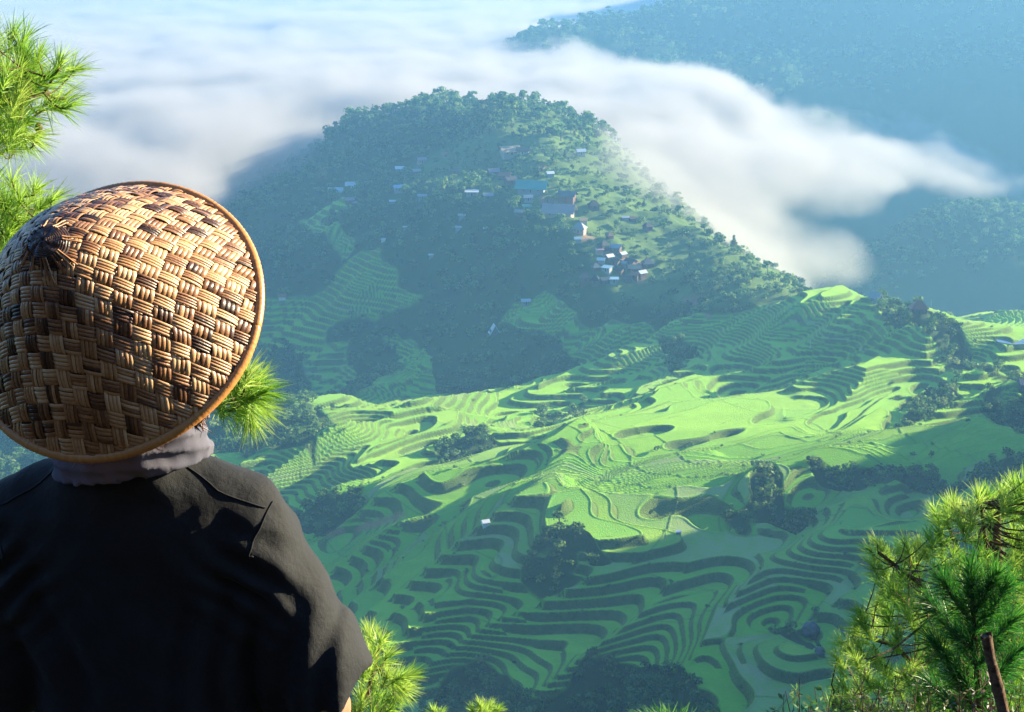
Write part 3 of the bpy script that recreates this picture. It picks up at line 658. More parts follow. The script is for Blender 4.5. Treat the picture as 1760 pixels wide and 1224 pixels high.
for kd in KINDS:
    for vi in range(len(KINDS[kd])):
        sel = rest[(kinds[rest] == kd) & (rest % len(KINDS[kd]) == vi)]
        if not len(sel): continue
        V, F, ti, fm = KINDS[kd][vi]; n = len(sel); a_ = arr[sel]; rot = RNG.uniform(0, 6.28, n); wv = RNG.uniform(.9, 1.35, n)*a_[:, 3]
        c_, s_ = np.cos(rot)[:, None], np.sin(rot)[:, None]
        X = (V[None, :, 0]*c_-V[None, :, 1]*s_)*wv[:, None]+a_[:, 0, None]; Y = (V[None, :, 0]*s_+V[None, :, 1]*c_)*wv[:, None]+a_[:, 1, None]
        Z = V[None, :, 2]*a_[:, 3, None]+a_[:, 2, None]-.03*a_[:, 3, None]
        VV.append(np.stack([X, Y, Z], -1).reshape(-1, 3)); FF.append((F[None]+(np.arange(n)*len(V))[:, None, None]+off).reshape(-1, 4)); off += n*len(V)
        TT.append(np.clip(ti[None]+RNG.normal(0, .2, n)[:, None], 0, 1).ravel()); MM.append(np.tile(fm, n))
link('forest', mesh_np('forest', np.concatenate(VV), np.concatenate(FF), [leaf_far, bark_far], dict(tint=np.concatenate(TT)), smooth=False, fmat=np.concatenate(MM)),
     kind='stuff', label='dense mixed forest and undergrowth covering the hills between the terraces', category='forest')

def seg_dist(x, y, pl, closed=True):
    d = np.full(np.shape(x), 1e9); n = len(pl)
    ins = np.zeros(np.shape(x), bool)
    for k in range(n):
        (ax, ay), (bx, by) = pl[k], pl[(k+1) % n]
        t = np.clip(((x-ax)*(bx-ax)+(y-ay)*(by-ay))/((bx-ax)**2+(by-ay)**2), 0, 1)
        d = np.minimum(d, np.hypot(x-ax-t*(bx-ax), y-ay-t*(by-ay)))
        c = (ay > y) != (by > y)
        ins ^= c & (x < (bx-ax)*(y-ay)/(by-ay+1e-9)+ax)
    return np.where(ins, d, -d)

# ---------------------------------------------------------------- foreground plants
PXM = lambda Y: Y*1.045/FPX
class Geo:
    def __init__(s): s.V = []; s.F = []; s.A = []; s.n = 0
    def add(s, V, F, a=None):
        V = np.asarray(V, float); F = np.asarray(F, int); s.V.append(V); s.F.append(F+s.n); s.n += len(V); s.A.append(np.full(len(V), .5) if a is None else np.broadcast_to(a, (len(V),)))
    def mesh(s, name, mats, smooth=True, attr='tint'): return mesh_np(name, np.concatenate(s.V), np.concatenate(s.F), mats, {attr: np.concatenate(s.A)}, smooth)
def curve(p0, p1, sag, n=8, rng=RNG, wob=.0):
    t = np.linspace(0, 1, n)[:, None]; p = p0*(1-t)+p1*t; p[:, 2] += (sag*4*t*(1-t))[:, 0]
    if wob: p[1:-1] += np.cumsum(rng.normal(size=(n, 3))*wob, axis=0)[1:-1]*np.sin(math.pi*t[1:-1])
    return p
def needles(geo, pos, axis, length, n, rng, width=.0035, spread=(15, 80), shoot=.12, base=.5):
    """bottle-brush of needles around the last stretch of a shoot"""
    axis = axis/np.linalg.norm(axis); r = rng.normal(size=(n, 3)); r -= (r@axis)[:, None]*axis; r /= np.linalg.norm(r, axis=1)[:, None]
    ang = np.radians(rng.uniform(*spread, n)); t = rng.uniform(0, 1, n); ang = ang*(1.1-.6*t)
    st = pos - axis*shoot*(1-t[:, None]); d = axis*np.cos(ang)[:, None]+r*np.sin(ang)[:, None]
    L = (length*rng.uniform(.7, 1.1, n))[:, None]; droop = np.array([0, 0, -1.])*L*.10
    mid = st+d*L*.5; end = st+d*L+droop
    side = np.cross(d, rng.normal(size=(n, 3))); side /= np.linalg.norm(side, axis=1)[:, None]; w = width*rng.uniform(.7, 1.2, (n, 1))
    V = np.stack([st-side*w*.5, st+side*w*.5, mid+side*w*.5, mid-side*w*.5, end+side*w*.12, end-side*w*.12], 1).reshape(-1, 3)
    k = np.arange(n)[:, None]*6; F = np.concatenate([k+[0, 1, 2, 3], k+[3, 2, 4, 5]])
    tint = np.repeat(np.clip(base+rng.normal(0, .12)+rng.normal(0, .12, n), 0, 1), 6); geo.add(V, F, tint)
def needle_mat(name, stops, tr=.5):
    m = Mat(name); ft = m.attr('tint'); return m.bsdf(m.ramp(ft, stops), .45, .4, trans=tr)
NG = needle_mat('needles_sunny', [(.1, (.06, .17, .015)), (.45, (.18, .38, .035)), (.75, (.32, .50, .06)), (1, (.44, .56, .13))])  # brighter yellow-green needle colours
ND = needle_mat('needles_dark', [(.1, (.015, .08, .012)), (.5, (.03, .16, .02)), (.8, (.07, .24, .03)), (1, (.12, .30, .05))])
m = Mat('pine_bark'); g = m.pos(); n_ = m.noise(40, 5, .7, g)
BARK = m.bsdf(m.ramp(n_, [(.3, (.035, .022, .016)), (.5, (.11, .07, .045)), (.72, (.22, .15, .10))]), .95, .1, m.bump(n_, .8, .01))
CONEM = Mat('pine_cone').bsdf((.10, .05, .025), .9)
def pine(name, label, trunk, limbs, tufts, nl, nn, mat, width=.0035, seed=0, group=None, shoot=.12, cones=()):
    """trunk: points; limbs: list of (points, r0); tufts: list of (pos, axis, base tint)"""
    rng = np.random.default_rng(seed); t = thing(name, label, 'tree', tuple(trunk[0]), group); o0 = trunk[0]
    gb = Geo(); V, F = tube(trunk-o0, np.linspace(trunk_r[0], trunk_r[1], len(trunk)), 8); gb.add(V, F); link('trunk', gb.mesh('trunk', [BARK]), t)
    gl = Geo(); allp = [np.array(trunk)]
    for pts, r0 in limbs: V, F = tube(np.array(pts)-o0, np.linspace(r0, r0*.35, len(pts)), 6); gl.add(V, F); allp.append(np.array(pts))
    allp = np.concatenate([np.array([a_[i]*(1-f)+a_[i+1]*f for i in range(len(a_)-1) for f in (0, .33, .66)]+[a_[-1]]) for a_ in allp])
    gn = Geo()
    for pos, ax, bt in tufts:
        pos = np.array(pos, float); d = np.linalg.norm(allp-pos, axis=1) + .8*np.maximum(0, allp[:, 2]-pos[2]); j = np.argmin(d)
        ln = np.linalg.norm(allp[j]-pos)
        if ln > .03:
            c_ = curve(allp[j], pos, -.12*ln, 7, rng, .012*ln); V, F = tube(c_-o0, np.linspace(.004+.006*ln, .003, 7), 5); gl.add(V, F)
            if ln > .3:      # side shoots half way
                q = c_[4]+rng.normal(size=3)*.06; V, F = tube(np.array([c_[3], q])-o0, .003, 4); gl.add(V, F)
                needles(gn, q-o0, np.array(ax)+rng.normal(size=3)*.4, nl*.85, int(nn*.6), rng, width, shoot=shoot, base=bt-.1)
        needles(gn, pos-o0, np.array(ax, float), nl, nn, rng, width, shoot=shoot, base=bt)
    link('branches', gl.mesh('branches', [BARK]), t); link('needles', gn.mesh('needles', [mat], smooth=False), t)
    for c_ in cones:
        V, F = tube(np.array([c_, c_+[0, 0, -.03], c_+[0, 0, -.06]])-o0, [.008, .022, .006], 7); gc = Geo(); gc.add(V, F); link('pine_cone', gc.mesh('pine_cone', [CONEM]), t)
    return t
def ground_at(x, y): return float(base(np.array([float(x)]), np.array([float(y)]))[0])
def poly_in(pl, x, y): return bool(seg_dist(np.array([x]), np.array([y]), pl)[0] > 0)
def tuftset(lst, Y, jit, bt=.6, rng=RNG):
    out = []
    for px, py, ax, az in lst:
        p = P(px, py, Y+rng.uniform(-jit, jit)); out.append((p, np.array([ax, rng.uniform(-.4, .3), az]), bt+rng.uniform(-.1, .1)))
    return out
rng = np.random.default_rng(5)
# left pine, upper left corner
trunk_r = (.13, .05)
Yl = 7.0; tx = P(-190, 300, Yl)[0]
tr = np.array([[tx, Yl, z] for z in np.linspace(ground_at(tx, Yl)-.2, P(0, -120, Yl)[2], 12)]); tr[:, 0] += .05*np.sin(np.linspace(0, 5, 12))
limb = lambda pl, Y, dy=0: np.array([P(px, py, Y+dy*i/len(pl)) for i, (px, py) in enumerate(pl)])
LL = [(limb([(-180, 210), (-90, 150), (-20, 110), (30, 75)], Yl, .2), .012), (limb([(-180, 250), (-60, 205), (20, 175), (75, 160), (100, 120)], Yl, -.3), .014),
      (limb([(-170, 290), (-70, 250), (0, 235), (50, 205), (100, 175)], Yl, .3), .012), (limb([(-180, 330), (-60, 300), (0, 265), (40, 245)], Yl, .1), .010),
      (limb([(-190, 420), (-90, 380), (-10, 350), (60, 335)], Yl, .1), .012), (limb([(-190, 460), (-90, 430), (0, 400), (60, 375)], Yl, -.2), .012)]
tl = tuftset([(22, 60, .3, 1), (105, 105, .6, 1), (38, 90, .1, 1), (-5, 90, 0, 1), (112, 168, 1, .35), (85, 175, .7, .5), (62, 128, .5, .9), (20, 130, 0, 1), (-10, 150, 0, 1), (45, 165, .4, .8), (10, 185, .2, .8),
              (50, 205, .9, .3), (30, 215, .5, .1), (0, 220, .2, .5), (60, 235, .9, 0), (30, 245, .5, -.1), (-5, 255, .3, .2), (20, 150, .4, .9), (65, 100, .3, 1), (-15, 60, -.1, 1), (75, 140, .8, .8),
              (20, 310, .1, 1), (60, 325, .5, .9), (90, 345, .8, .5), (105, 360, .9, .2), (35, 345, .3, .8), (5, 340, 0, 1), (65, 360, .6, .4), (20, 375, .3, .5), (-10, 380, 0, .8), (45, 390, .4, .4), (80, 380, .9, .1),
              (10, 405, .3, .3), (0, 430, .2, .6), (30, 420, .5, .2), (-15, 310, 0, 1), (15, 445, .3, .1), (-10, 455, .2, .6), (50, 410, .6, .1)], Yl, .35, .70, rng)
tl += tuftset([(rng.uniform(-40, 60), rng.uniform(60, 250), .3, .8) for _ in range(22)]+[(rng.uniform(-40, 70), rng.uniform(320, 460), .3, .7) for _ in range(18)]+[(118, 185, 1, .1), (90, 130, .8, .7), (128, 120, .9, .6)], Yl, .4, .66, rng)
pine('pine_tree', 'tall pine reaching in at the upper left above the woven hat', tr, LL, tl, .16, 95, NG, .0036, 11, cones=[P(85, 385, Yl), P(65, 210, Yl)])
# pine tips right of the hat
Yb = 5.0; bx = P(250, 760, Yb); trunk_r = (.07, .02)
tr = np.array([[bx[0], Yb, z] for z in np.linspace(ground_at(bx[0], Yb)-.2, bx[2], 8)]); tr[:, 0] += np.linspace(0, .05, 8)
LL = [(limb([(270, 760), (330, 720), (370, 700), (400, 690)], Yb), .012)]
tl = tuftset([(405, 640, .1, 1), (425, 642, .35, 1), (445, 655, .7, .8), (455, 675, 1, .4), (395, 665, 0, 1), (420, 680, .7, .5), (385, 690, .2, 1), (445, 700, 1, -.1), (425, 715, .6, -.7), (432, 722, .2, -1), (370, 680, -.1, 1), (400, 705, .4, .2), (440, 685, 1, .2), (410, 660, .3, 1)], Yb, .15, .72, rng)
pine('pine_tree', 'small pine whose needle tips show just right of the hat brim', tr, LL, tl, .125, 110, NG, .0028, 12, shoot=.07)
# pine beside the sleeve
Ys = 5.0; bx = P(600, 1300, Ys); trunk_r = (.06, .02)
tr = np.array([[bx[0], Ys, z] for z in np.linspace(ground_at(bx[0], Ys)-.2, bx[2], 6)])
LL = [(limb([(600, 1290), (620, 1220), (640, 1160), (655, 1110)], Ys), .014), (limb([(610, 1280), (650, 1230), (685, 1180)], Ys), .01)]
tl = tuftset([(635, 1090, -.1, 1), (655, 1100, .3, 1), (620, 1110, -.3, 1), (665, 1130, .6, .8), (640, 1130, .2, 1), (690, 1165, .8, .6), (705, 1160, .9, .7), (665, 1165, .4, .8), (640, 1175, 0, 1), (620, 1195, 0, 1), (650, 1200, .3, .8), (680, 1200, .8, .3), (610, 1220, -.2, 1), (640, 1225, .1, .8), (670, 1220, .5, .5), (625, 1150, 0, 1), (695, 1185, .9, .1)], Ys, .2, .8, rng)
pine('pine_tree', 'bright young pine right of the shirt sleeve at the bottom', tr, LL, tl, .10, 110, NG, .0028, 13, shoot=.07)
Ys = 6.0
for bxp, tl_, lb in ((835, [(825, 1212, -.2, 1), (842, 1212, .2, 1), (835, 1222, 0, 1), (812, 1222, -.6, .8), (856, 1220, .7, .7)], 'pine seedling tip at the bottom edge left of the grass'), (750, [(745, 1222, -.2, 1), (757, 1226, .4, 1)], 'tiny pine tip at the bottom edge nearest the sleeve')):
    bx = P(bxp, 1290, Ys); trunk_r = (.03, .012); tr = np.array([[bx[0], Ys, z] for z in np.linspace(ground_at(bx[0], Ys)-.2, bx[2]+.05, 5)])
    pine('pine_tree', lb, tr, [], tuftset(tl_, Ys, .1, .72, rng), .07, 80, NG, .003, 14, shoot=.05)
bx = P(-30, 900, 9.0); trunk_r = (.05, .02); tr = np.array([[bx[0], 9, z] for z in np.linspace(ground_at(bx[0], 9)-.2, bx[2], 6)])
pine('pine_tree', 'pale pine top at the left border beside the shoulder', tr, [], tuftset([(5, 850, 0, 1), (18, 858, .5, .8), (8, 872, .2, .8), (25, 870, .8, .4), (-12, 855, 0, 1), (10, 890, .3, .5), (-5, 885, 0, 1)], 9.0, .2, .85, rng), .10, 90, NG, .004, 15, shoot=.08)
# big sunny pine at lower right
OUT = [(1500, 930), (1530, 935), (1565, 925), (1600, 880), (1640, 862), (1680, 850), (1720, 835), (1770, 820), (1860, 800), (1860, 1300), (1440, 1300), (1420, 1190), (1440, 1120), (1470, 1060), (1495, 1010), (1490, 960)]
Yr = 8.5; bx = P(1720, 1330, Yr); trunk_r = (.11, .02)
g0 = ground_at(bx[0], Yr)
tr = np.array([[P(1745-30*t, 1400-560*t, Yr)[0], Yr, z] for t, z in zip(np.linspace(0, 1, 12), np.linspace(g0-.2, P(1730, 850, Yr)[2], 12))])
LL = [(limb([(1735, 1260), (1650, 1120), (1590, 1010), (1510, 950)], Yr, -.4), .03), (limb([(1735, 1300), (1620, 1200), (1540, 1110), (1470, 1090)], Yr, .3), .03),
      (limb([(1730, 1180), (1680, 1030), (1640, 930), (1620, 880)], Yr, .6), .025), (limb([(1730, 1120), (1760, 1000), (1780, 900), (1800, 850)], Yr, .3), .025),
      (limb([(1730, 1100), (1700, 980), (1690, 900), (1685, 860)], Yr, -.5), .022), (limb([(1740, 1350), (1600, 1260), (1500, 1220), (1430, 1200)], Yr, 0), .025), (limb([(1740, 1250), (1800, 1150), (1850, 1080)], Yr, .2), .02)]
tl = []; tries = 0; pts2 = []
while len(tl) < 300 and tries < 9000:
    tries += 1; x_, y_ = rng.uniform(1420, 1860), rng.uniform(805, 1300)
    if not poly_in(OUT, x_, y_): continue
    if any(math.hypot(x_-a_, y_-b_) < 14.5 for a_, b_ in pts2): continue
    pts2.append((x_, y_)); hgt = (1230-y_)/400
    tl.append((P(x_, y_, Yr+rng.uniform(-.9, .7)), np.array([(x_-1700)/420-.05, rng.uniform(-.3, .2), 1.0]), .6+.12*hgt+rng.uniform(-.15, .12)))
for x_, y_ in ((1495, 945), (1508, 935), (1520, 955), (1555, 935), (1575, 940), (1605, 880), (1635, 868), (1650, 880), (1690, 860), (1720, 845), (1745, 835), (1500, 975), (1445, 1105), (1460, 1115), (1470, 1075)):
    tl.append((P(x_, y_, Yr+rng.uniform(-.3, .3)), np.array([(x_-1700)/420-.1, 0, 1.0]), .8))
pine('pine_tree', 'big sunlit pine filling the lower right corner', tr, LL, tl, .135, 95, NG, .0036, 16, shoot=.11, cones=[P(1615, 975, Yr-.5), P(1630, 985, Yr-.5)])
# darker sapling in front of it
Yd = 5.6; bx = P(1676, 1300, Yd); trunk_r = (.022, .006)
tr = np.array([P(px, py, Yd) for px, py in ((1690, 1330), (1684, 1230), (1678, 1130), (1672, 1040), (1668, 985))]); tr[0, 2] = ground_at(bx[0], Yd)-.2
LL = []; tl = []
for (y0, dx, up) in ((1190, -75, 90), (1150, 70, 90), (1120, -80, 90), (1085, 60, 80), (1070, -55, 75), (1045, 40, 60), (1210, 80, 95), (1215, -40, 60), (1140, -35, 60), (1100, 30, 50), (1240, -80, 70), (1240, 50, 80)):
    l_ = limb([(1676, y0), (1676+dx*.4, y0-up*.25), (1676+dx*.75, y0-up*.6), (1676+dx, y0-up)], Yd, rng.uniform(-.3, .3)); LL.append((l_, .007))
    for f in (.35, .6, .85, 1.0):
        q = l_[0]*(1-f)+l_[3]*f; q[2] -= .02*f*(1-f); tl.append((q, np.array([dx/100, rng.uniform(-.3, .3), .9]), .45+rng.uniform(-.15, .15)))
for y_ in (975, 990, 1010, 1030, 1055, 1080, 1110): tl.append((P(1668+(y_-975)*.06, y_, Yd), np.array([rng.uniform(-.2, .2), 0, 1]), .5))
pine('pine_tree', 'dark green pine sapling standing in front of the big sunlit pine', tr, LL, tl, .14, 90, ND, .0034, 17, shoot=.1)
# broken stump
gs = Geo(); q = [P(1694, 1092, 4.6), P(1702, 1130, 4.6), P(1714, 1180, 4.6), P(1728, 1240, 4.6), P(1745, 1330, 4.6)]; q[-1][2] = ground_at(q[-1][0], 4.6)-.1
V, F = tube(q, [.020, .019, .022, .024, .03], 10); V[:10, 2] += rng.uniform(-.012, .014, 10); V += rng.normal(size=V.shape)*.0022; gs.add(V-q[-1], F)
V, F = tube([q[1], q[1]+np.array([-.025, 0, .015])], [.008, .004], 5); gs.add(V-q[-1], F)
V, F = tube([q[0]-[0, 0, .004], q[0]-[0, 0, .002]], [.019, .001], 10); gs.add(V-q[-1], F)
st = link('tree_stump', gs.mesh('tree_stump', [BARK]), label='thin broken grey brown trunk leaning left in the lower right corner', category='stump'); st.location = q[-1]
# leafy shrub at the bottom right
def leafy(name, label, cat, roots, Y, n, size, mat, seed):
    rng = np.random.default_rng(seed); t = thing(name, label, cat, tuple(P(roots[0][0], 1300, Y))); o0 = P(roots[0][0], 1300, Y); gt, gl = Geo(), Geo()
    t.location = (o0[0], o0[1], ground_at(o0[0], Y)); o0 = np.array(t.location)
    for (x0, x1, y1) in roots:
        a_ = P(x0, 1300, Y); a_[2] = ground_at(a_[0], Y)-.05; b_ = P(x1, y1, Y+rng.uniform(-.25, .25)); c_ = curve(a_, b_, .03, 12, rng, .01); V, F = tube(c_-o0, np.linspace(.006, .0015, 12), 5); gt.add(V, F)
        for k in range(n):
            f = rng.uniform(.45, 1); p = c_[int(f*11)]; d = rng.normal(size=3); d[2] = abs(d[2])*.6; d /= np.linalg.norm(d); tip = p+d*rng.uniform(.02, .11)
            V, F = tube(np.array([p, tip])-o0, .0012, 4); gt.add(V, F)
            for _ in range(4):
                dd_ = d+rng.normal(size=3)*.7; dd_ /= np.linalg.norm(dd_); sd = np.cross(dd_, rng.normal(size=3)); sd /= np.linalg.norm(sd); L = size*rng.uniform(.6, 1.2); q0 = tip-o0
                V = [q0, q0+dd_*L*.5+sd*L*.2, q0+dd_*L, q0+dd_*L*.5-sd*L*.2]; gl.add(V, [[0, 1, 2, 3]], rng.uniform(.2, 1))
    link('twigs', gt.mesh('twigs', [BARK]), t); link('leaves', gl.mesh('leaves', [mat], smooth=False), t)
LV = needle_mat('broad_leaves', [(.2, (.03, .11, .03)), (.6, (.09, .21, .05)), (1, (.22, .33, .12))], .35)
LDRY = needle_mat('dry_leaves', [(.2, (.05, .07, .03)), (.6, (.14, .18, .07)), (1, (.27, .27, .15))], .3)
leafy('shrub', 'leafy shrub with small pointed leaves at the bottom edge left of the big pine', 'shrub', [(1400, 1350, 1188), (1400, 1375, 1165), (1410, 1400, 1180), (1410, 1430, 1185), (1420, 1450, 1178), (1380, 1345, 1215), (1400, 1390, 1215), (1440, 1470, 1200)], 5.2, 26, .032, LV, 21)
leafy('shrub', 'dusty grey green undergrowth below the big pine', 'shrub', [(1500, 1480, 1165), (1510, 1510, 1180), (1530, 1540, 1160), (1550, 1570, 1185), (1570, 1600, 1165), (1600, 1630, 1190), (1620, 1650, 1175), (1650, 1660, 1200), (1480, 1500, 1205), (1560, 1560, 1205), (1600, 1600, 1205)], 5.0, 26, .022, LDRY, 22)
leafy('shrub', 'brown withered shrub between the sapling and the stump', 'shrub', [(1690, 1670, 1175), (1690, 1685, 1150), (1690, 1700, 1180), (1700, 1675, 1200)], 4.9, 16, .03, needle_mat('withered', [(.2, (.05, .03, .02)), (1, (.16, .09, .06))], .1), 23)
leafy('shrub', 'sprig of green leaves right of the broken trunk', 'shrub', [(1760, 1740, 1190), (1765, 1755, 1165), (1765, 1750, 1200)], 4.8, 14, .03, LV, 24)
gg = Geo(); rg = np.random.default_rng(31)
for k in range(260):
    x0 = rg.normal(1150, 22); a_ = P(x0, 1262, 5.4+rg.uniform(-.15, .15)); L = rg.uniform(.10, .19); d = np.array([(x0-1150)/60+rg.normal()*.25, rg.normal()*.2, 1.0]); d /= np.linalg.norm(d)
    s_ = np.cross(d, rg.normal(size=3)); s_ /= np.linalg.norm(s_); w = .0022; m1 = a_+d*L*.55; e = a_+d*L+np.array([d[0]*.05, 0, -.03])
    gg.add(np.array([a_-s_*w, a_+s_*w, m1+s_*w, m1-s_*w, e+s_*w*.2, e-s_*w*.2])-P(1150, 1262, 5.4), [[0, 1, 2, 3], [3, 2, 4, 5]], rg.uniform(.2, .9))
a_ = P(1150, 1262, 5.4); gz = ground_at(a_[0], 5.4)-a_[2]; V, F = tube([[0, 0, gz-.05], [0.01, 0, gz*.5], [0, 0, .02]], [.03, .03, .045], 7); gg.add(V, F, .2)
gr = link('grass_clump', gg.mesh('grass_clump', [needle_mat('grass_blades', [(.1, (.03, .12, .02)), (.5, (.07, .26, .03)), (1, (.16, .38, .07))], .45)], smooth=False), label='tuft of long bright green grass at the bottom edge', category='grass'); gr.location = a_

# ---------------------------------------------------------------- the person
def surface_nets(f, lo, hi, res):
    ax = [np.arange(l, h+res, res) for l, h in zip(lo, hi)]; G = np.stack(np.meshgrid(*ax, indexing='ij'), -1); D = f(G[..., 0], G[..., 1], G[..., 2]); S_ = D < 0
    nx, ny, nz = D.shape; cn = (nx-1, ny-1, nz-1); acc = np.zeros(cn+(3,)); cnt = np.zeros(cn)
    corners = [(i, j, k) for i in (0, 1) for j in (0, 1) for k in (0, 1)]; sl = lambda c: (slice(c[0], c[0]+nx-1), slice(c[1], c[1]+ny-1), slice(c[2], c[2]+nz-1))
    for a in corners:
        for d in range(3):
            if a[d]: continue
            b = list(a); b[d] = 1; A, B = D[sl(a)], D[sl(b)]; cr = (A < 0) != (B < 0); t = np.where(cr, A/(A-B+1e-12), 0)
            for q in range(3): acc[..., q] += np.where(cr, a[q]+(t if q == d else 0), 0)
            cnt += cr
    act = cnt > 0; vid = -np.ones(cn, int); vid[act] = np.arange(act.sum()); ii = np.argwhere(act)
    V = (ii+acc[act]/cnt[act][:, None])*res+np.array(lo); Fs = []
    for d in range(3):
        e0 = [slice(1, n-1) for n in D.shape]; e0[d] = slice(0, D.shape[d]-1); e1 = list(e0); e1[d] = slice(1, D.shape[d]); A, B = D[tuple(e0)] < 0, D[tuple(e1)] < 0
        idx = np.argwhere(A != B); off = np.array([1 if k != d else 0 for k in range(3)]); idx = idx+off; flip = A[A != B]
        u, v = [k for k in range(3) if k != d]; eu = np.zeros(3, int); ev = np.zeros(3, int); eu[u] = 1; ev[v] = 1
        q = np.stack([vid[tuple((idx-eu-ev).T)], vid[tuple((idx-ev).T)], vid[tuple(idx.T)], vid[tuple((idx-eu).T)]], 1)
        fl = flip if d != 1 else ~flip; q = np.where(fl[:, None], q, q[:, ::-1]); Fs.append(q)
    return V, np.concatenate(Fs)
def smin(a, b, k): h = np.clip(.5+.5*(b-a)/k, 0, 1); return b+(a-b)*h-k*h*(1-h)
def cap(x, y, z, a, b, r0, r1):
    a = np.array(a, float); b = np.array(b, float); d = b-a; t = np.clip(((x-a[0])*d[0]+(y-a[1])*d[1]+(z-a[2])*d[2])/(d@d), 0, 1)
    return np.sqrt((x-a[0]-t*d[0])**2+(y-a[1]-t*d[1])**2+(z-a[2]-t*d[2])**2)-(r0+(r1-r0)*t)
def ell(x, y, z, c, r):
    k = np.sqrt(((x-c[0])/r[0])**2+((y-c[1])/r[1])**2+((z-c[2])/r[2])**2); return (k-1)*min(r)
def loft(x, y, z, tab, p=2.3):
    zs = [t[0] for t in tab][::-1]; g = lambda i: np.interp(z, zs, [t[i] for t in tab][::-1]); wx, wy, yc = g(1), g(2), g(3)
    k = ((np.abs(x)/wx)**p+(np.abs(y-yc)/wy)**p)**(1/p); d = (k-1)*np.minimum(wx, wy); return np.maximum(d, np.maximum(z-zs[-1], zs[0]-z))
NB = P(210, 822, 1.84)      # base of the neck
TORSO = [(.03, .068, .06, .03), (0, .085, .068, .035), (-.03, .125, .08, .045), (-.06, .172, .095, .055), (-.10, .195, .11, .065), (-.2, .195, .12, .075), (-.35, .178, .12, .075), (-.5, .172, .115, .075), (-.7, .185, .12, .075)]
SHJ = np.array([.168, .055, -.110]); ELB = np.array([.262, .06, -.40]); WR = np.array([.12, .29, -.44])
def n3(x, y, z, sc, seed): return noise(x/sc+z*.7/sc, y/sc-z*.8/sc, seed)+noise(z/sc+5, x/sc-y*.6/sc, seed+1)
def shirt_f(x, y, z):
    ax = np.abs(x)
    d = loft(x, y, z, TORSO)
    sl = cap(ax, y, z, SHJ, [.288, .06, -.42], .062, .084)
    cut = (ax-.300)*.62-(z+.345)*.785; sl = np.maximum(sl, cut)
    d = smin(d, sl, .035)
    # trapezius slope
    d = smin(d, cap(ax, y, z, [.03, .04, -.01], [.165, .05, -.060], .05, .047), .03)
    # folds: hanging from shoulder blade, drag lines from the armpit
    fo = .0055*np.sin(ax*95+2.5*np.sin(z*14)+x*20)*sstep(-.12, -.26, z)*sstep(.02, .08, ax)+.010*noise(x*9+z*3, z*2.2, 301)*sstep(-.1, -.2, z)
    t_ = (z+.16)+(ax-.14)*.9; fo += .0065*np.sin(t_*130+noise(x*12, z*12, 303)*2)*np.exp(-((ax-.17)/.06)**2-((z+.16)/.07)**2)
    fo += .008*noise(ax*16-z*7, z*8+ax*6, 305)*sstep(.2, .24, ax); fo += .0025*n3(x, y, z, .05, 310)
    d = d+fo
    # hollow collar and sleeve openings
    hole = cap(x, y, z, [0, .035, .0], [0, .03, .12], .062, .066); d = np.maximum(d, -hole)
    inn = cap(ax, y, z, [.22, .06, -.26], [.31, .06, -.49], .05, .088); d = np.maximum(d, -inn)
    return d
def hand_f(x, y, z):
    d = ell(x, y, z, (.085, .335, -.445), (.04, .045, .018))
    for i, (o, L) in enumerate(((-.03, .062), (-.011, .072), (.009, .067), (.028, .05))):
        a_ = np.array([.075+o*.5, .365-abs(o)*.3, -.445+o*.25]); k1 = a_+np.array([-.012, L*.45, -.006]); k2 = k1+np.array([-.012, L*.3, -.018]); d = smin(d, np.minimum(cap(x, y, z, a_, k1, .0095, .0088), cap(x, y, z, k1, k2, .0088, .0075)), .004)
    return smin(d, cap(x, y, z, [.065, .325, -.435], [.03, .36, -.43], .011, .009), .008)
def body_f(x, y, z):
    ax = np.abs(x)
    hd = ell(x, y, z, (0, .04, .225), (.076, .095, .108)); hd = smin(hd, ell(x, y, z, (0, .085, .165), (.052, .058, .06)), .03)
    hd = smin(hd, cap(x, y, z, [0, .132, .215], [0, .152, .188], .008, .014), .012); hd = smin(hd, ell(ax, y, z, (.078, .035, .205), (.008, .02, .032)), .008)
    hd = np.maximum(hd, -ell(ax, y, z, (.032, .142, .222), (.014, .012, .009))); hd = smin(hd, ell(ax, y, z, (.032, .124, .222), (.013, .012, .011)), .004)
    hd = smin(hd, ell(x, y, z, (0, .138, .158), (.024, .008, .008)), .006)
    d = smin(hd, cap(x, y, z, [0, .035, .16], [0, .035, -.03], .052, .06), .03)
    T2 = [(a, b-.026, c-.026, e) for a, b, c, e in TORSO]; d = smin(d, loft(x, y, z, T2[1:]), .03)
    arm = np.minimum(cap(ax, y, z, SHJ, ELB, .052, .04), cap(ax, y, z, ELB, WR, .04, .026)); arm = smin(arm, hand_f(ax, y, z), .015)
    d = smin(d, arm, .02)
    leg = smin(cap(ax, y, z, [.09, .07, -.68], [.10, .08, -1.02], .085, .055), cap(ax, y, z, [.10, .08, -1.02], [.10, .05, -1.34], .052, .036), .02)
    return smin(d, leg, .03)
def trousers_f(x, y, z):
    ax = np.abs(x); d = loft(x, y, z, [(-.62, .17, .11, .075), (-.75, .178, .118, .075), (-.82, .17, .11, .075)])
    d = smin(d, cap(ax, y, z, [.09, .07, -.74], [.10, .08, -1.02], .095, .07), .03); d = smin(d, cap(ax, y, z, [.10, .08, -1.02], [.10, .05, -1.31], .068, .062), .03)
    return np.maximum(d+.004*n3(x, y, z, .06, 320), -1.33-z)
def shoe_f(x, y, z): return np.maximum(smin(ell(x, y, z, (.1, .04, -1.335), (.045, .07, .05)), ell(x, y, z, (.11, .14, -1.35), (.048, .085, .035)), .03), -1.378-z)
person = thing('person', 'person seen from behind in a black T-shirt and grey neck scarf, wearing a woven hat', 'person', tuple(NB+np.array([0, 0, -1.377])))
sh0 = np.array([0, 0, 1.377])
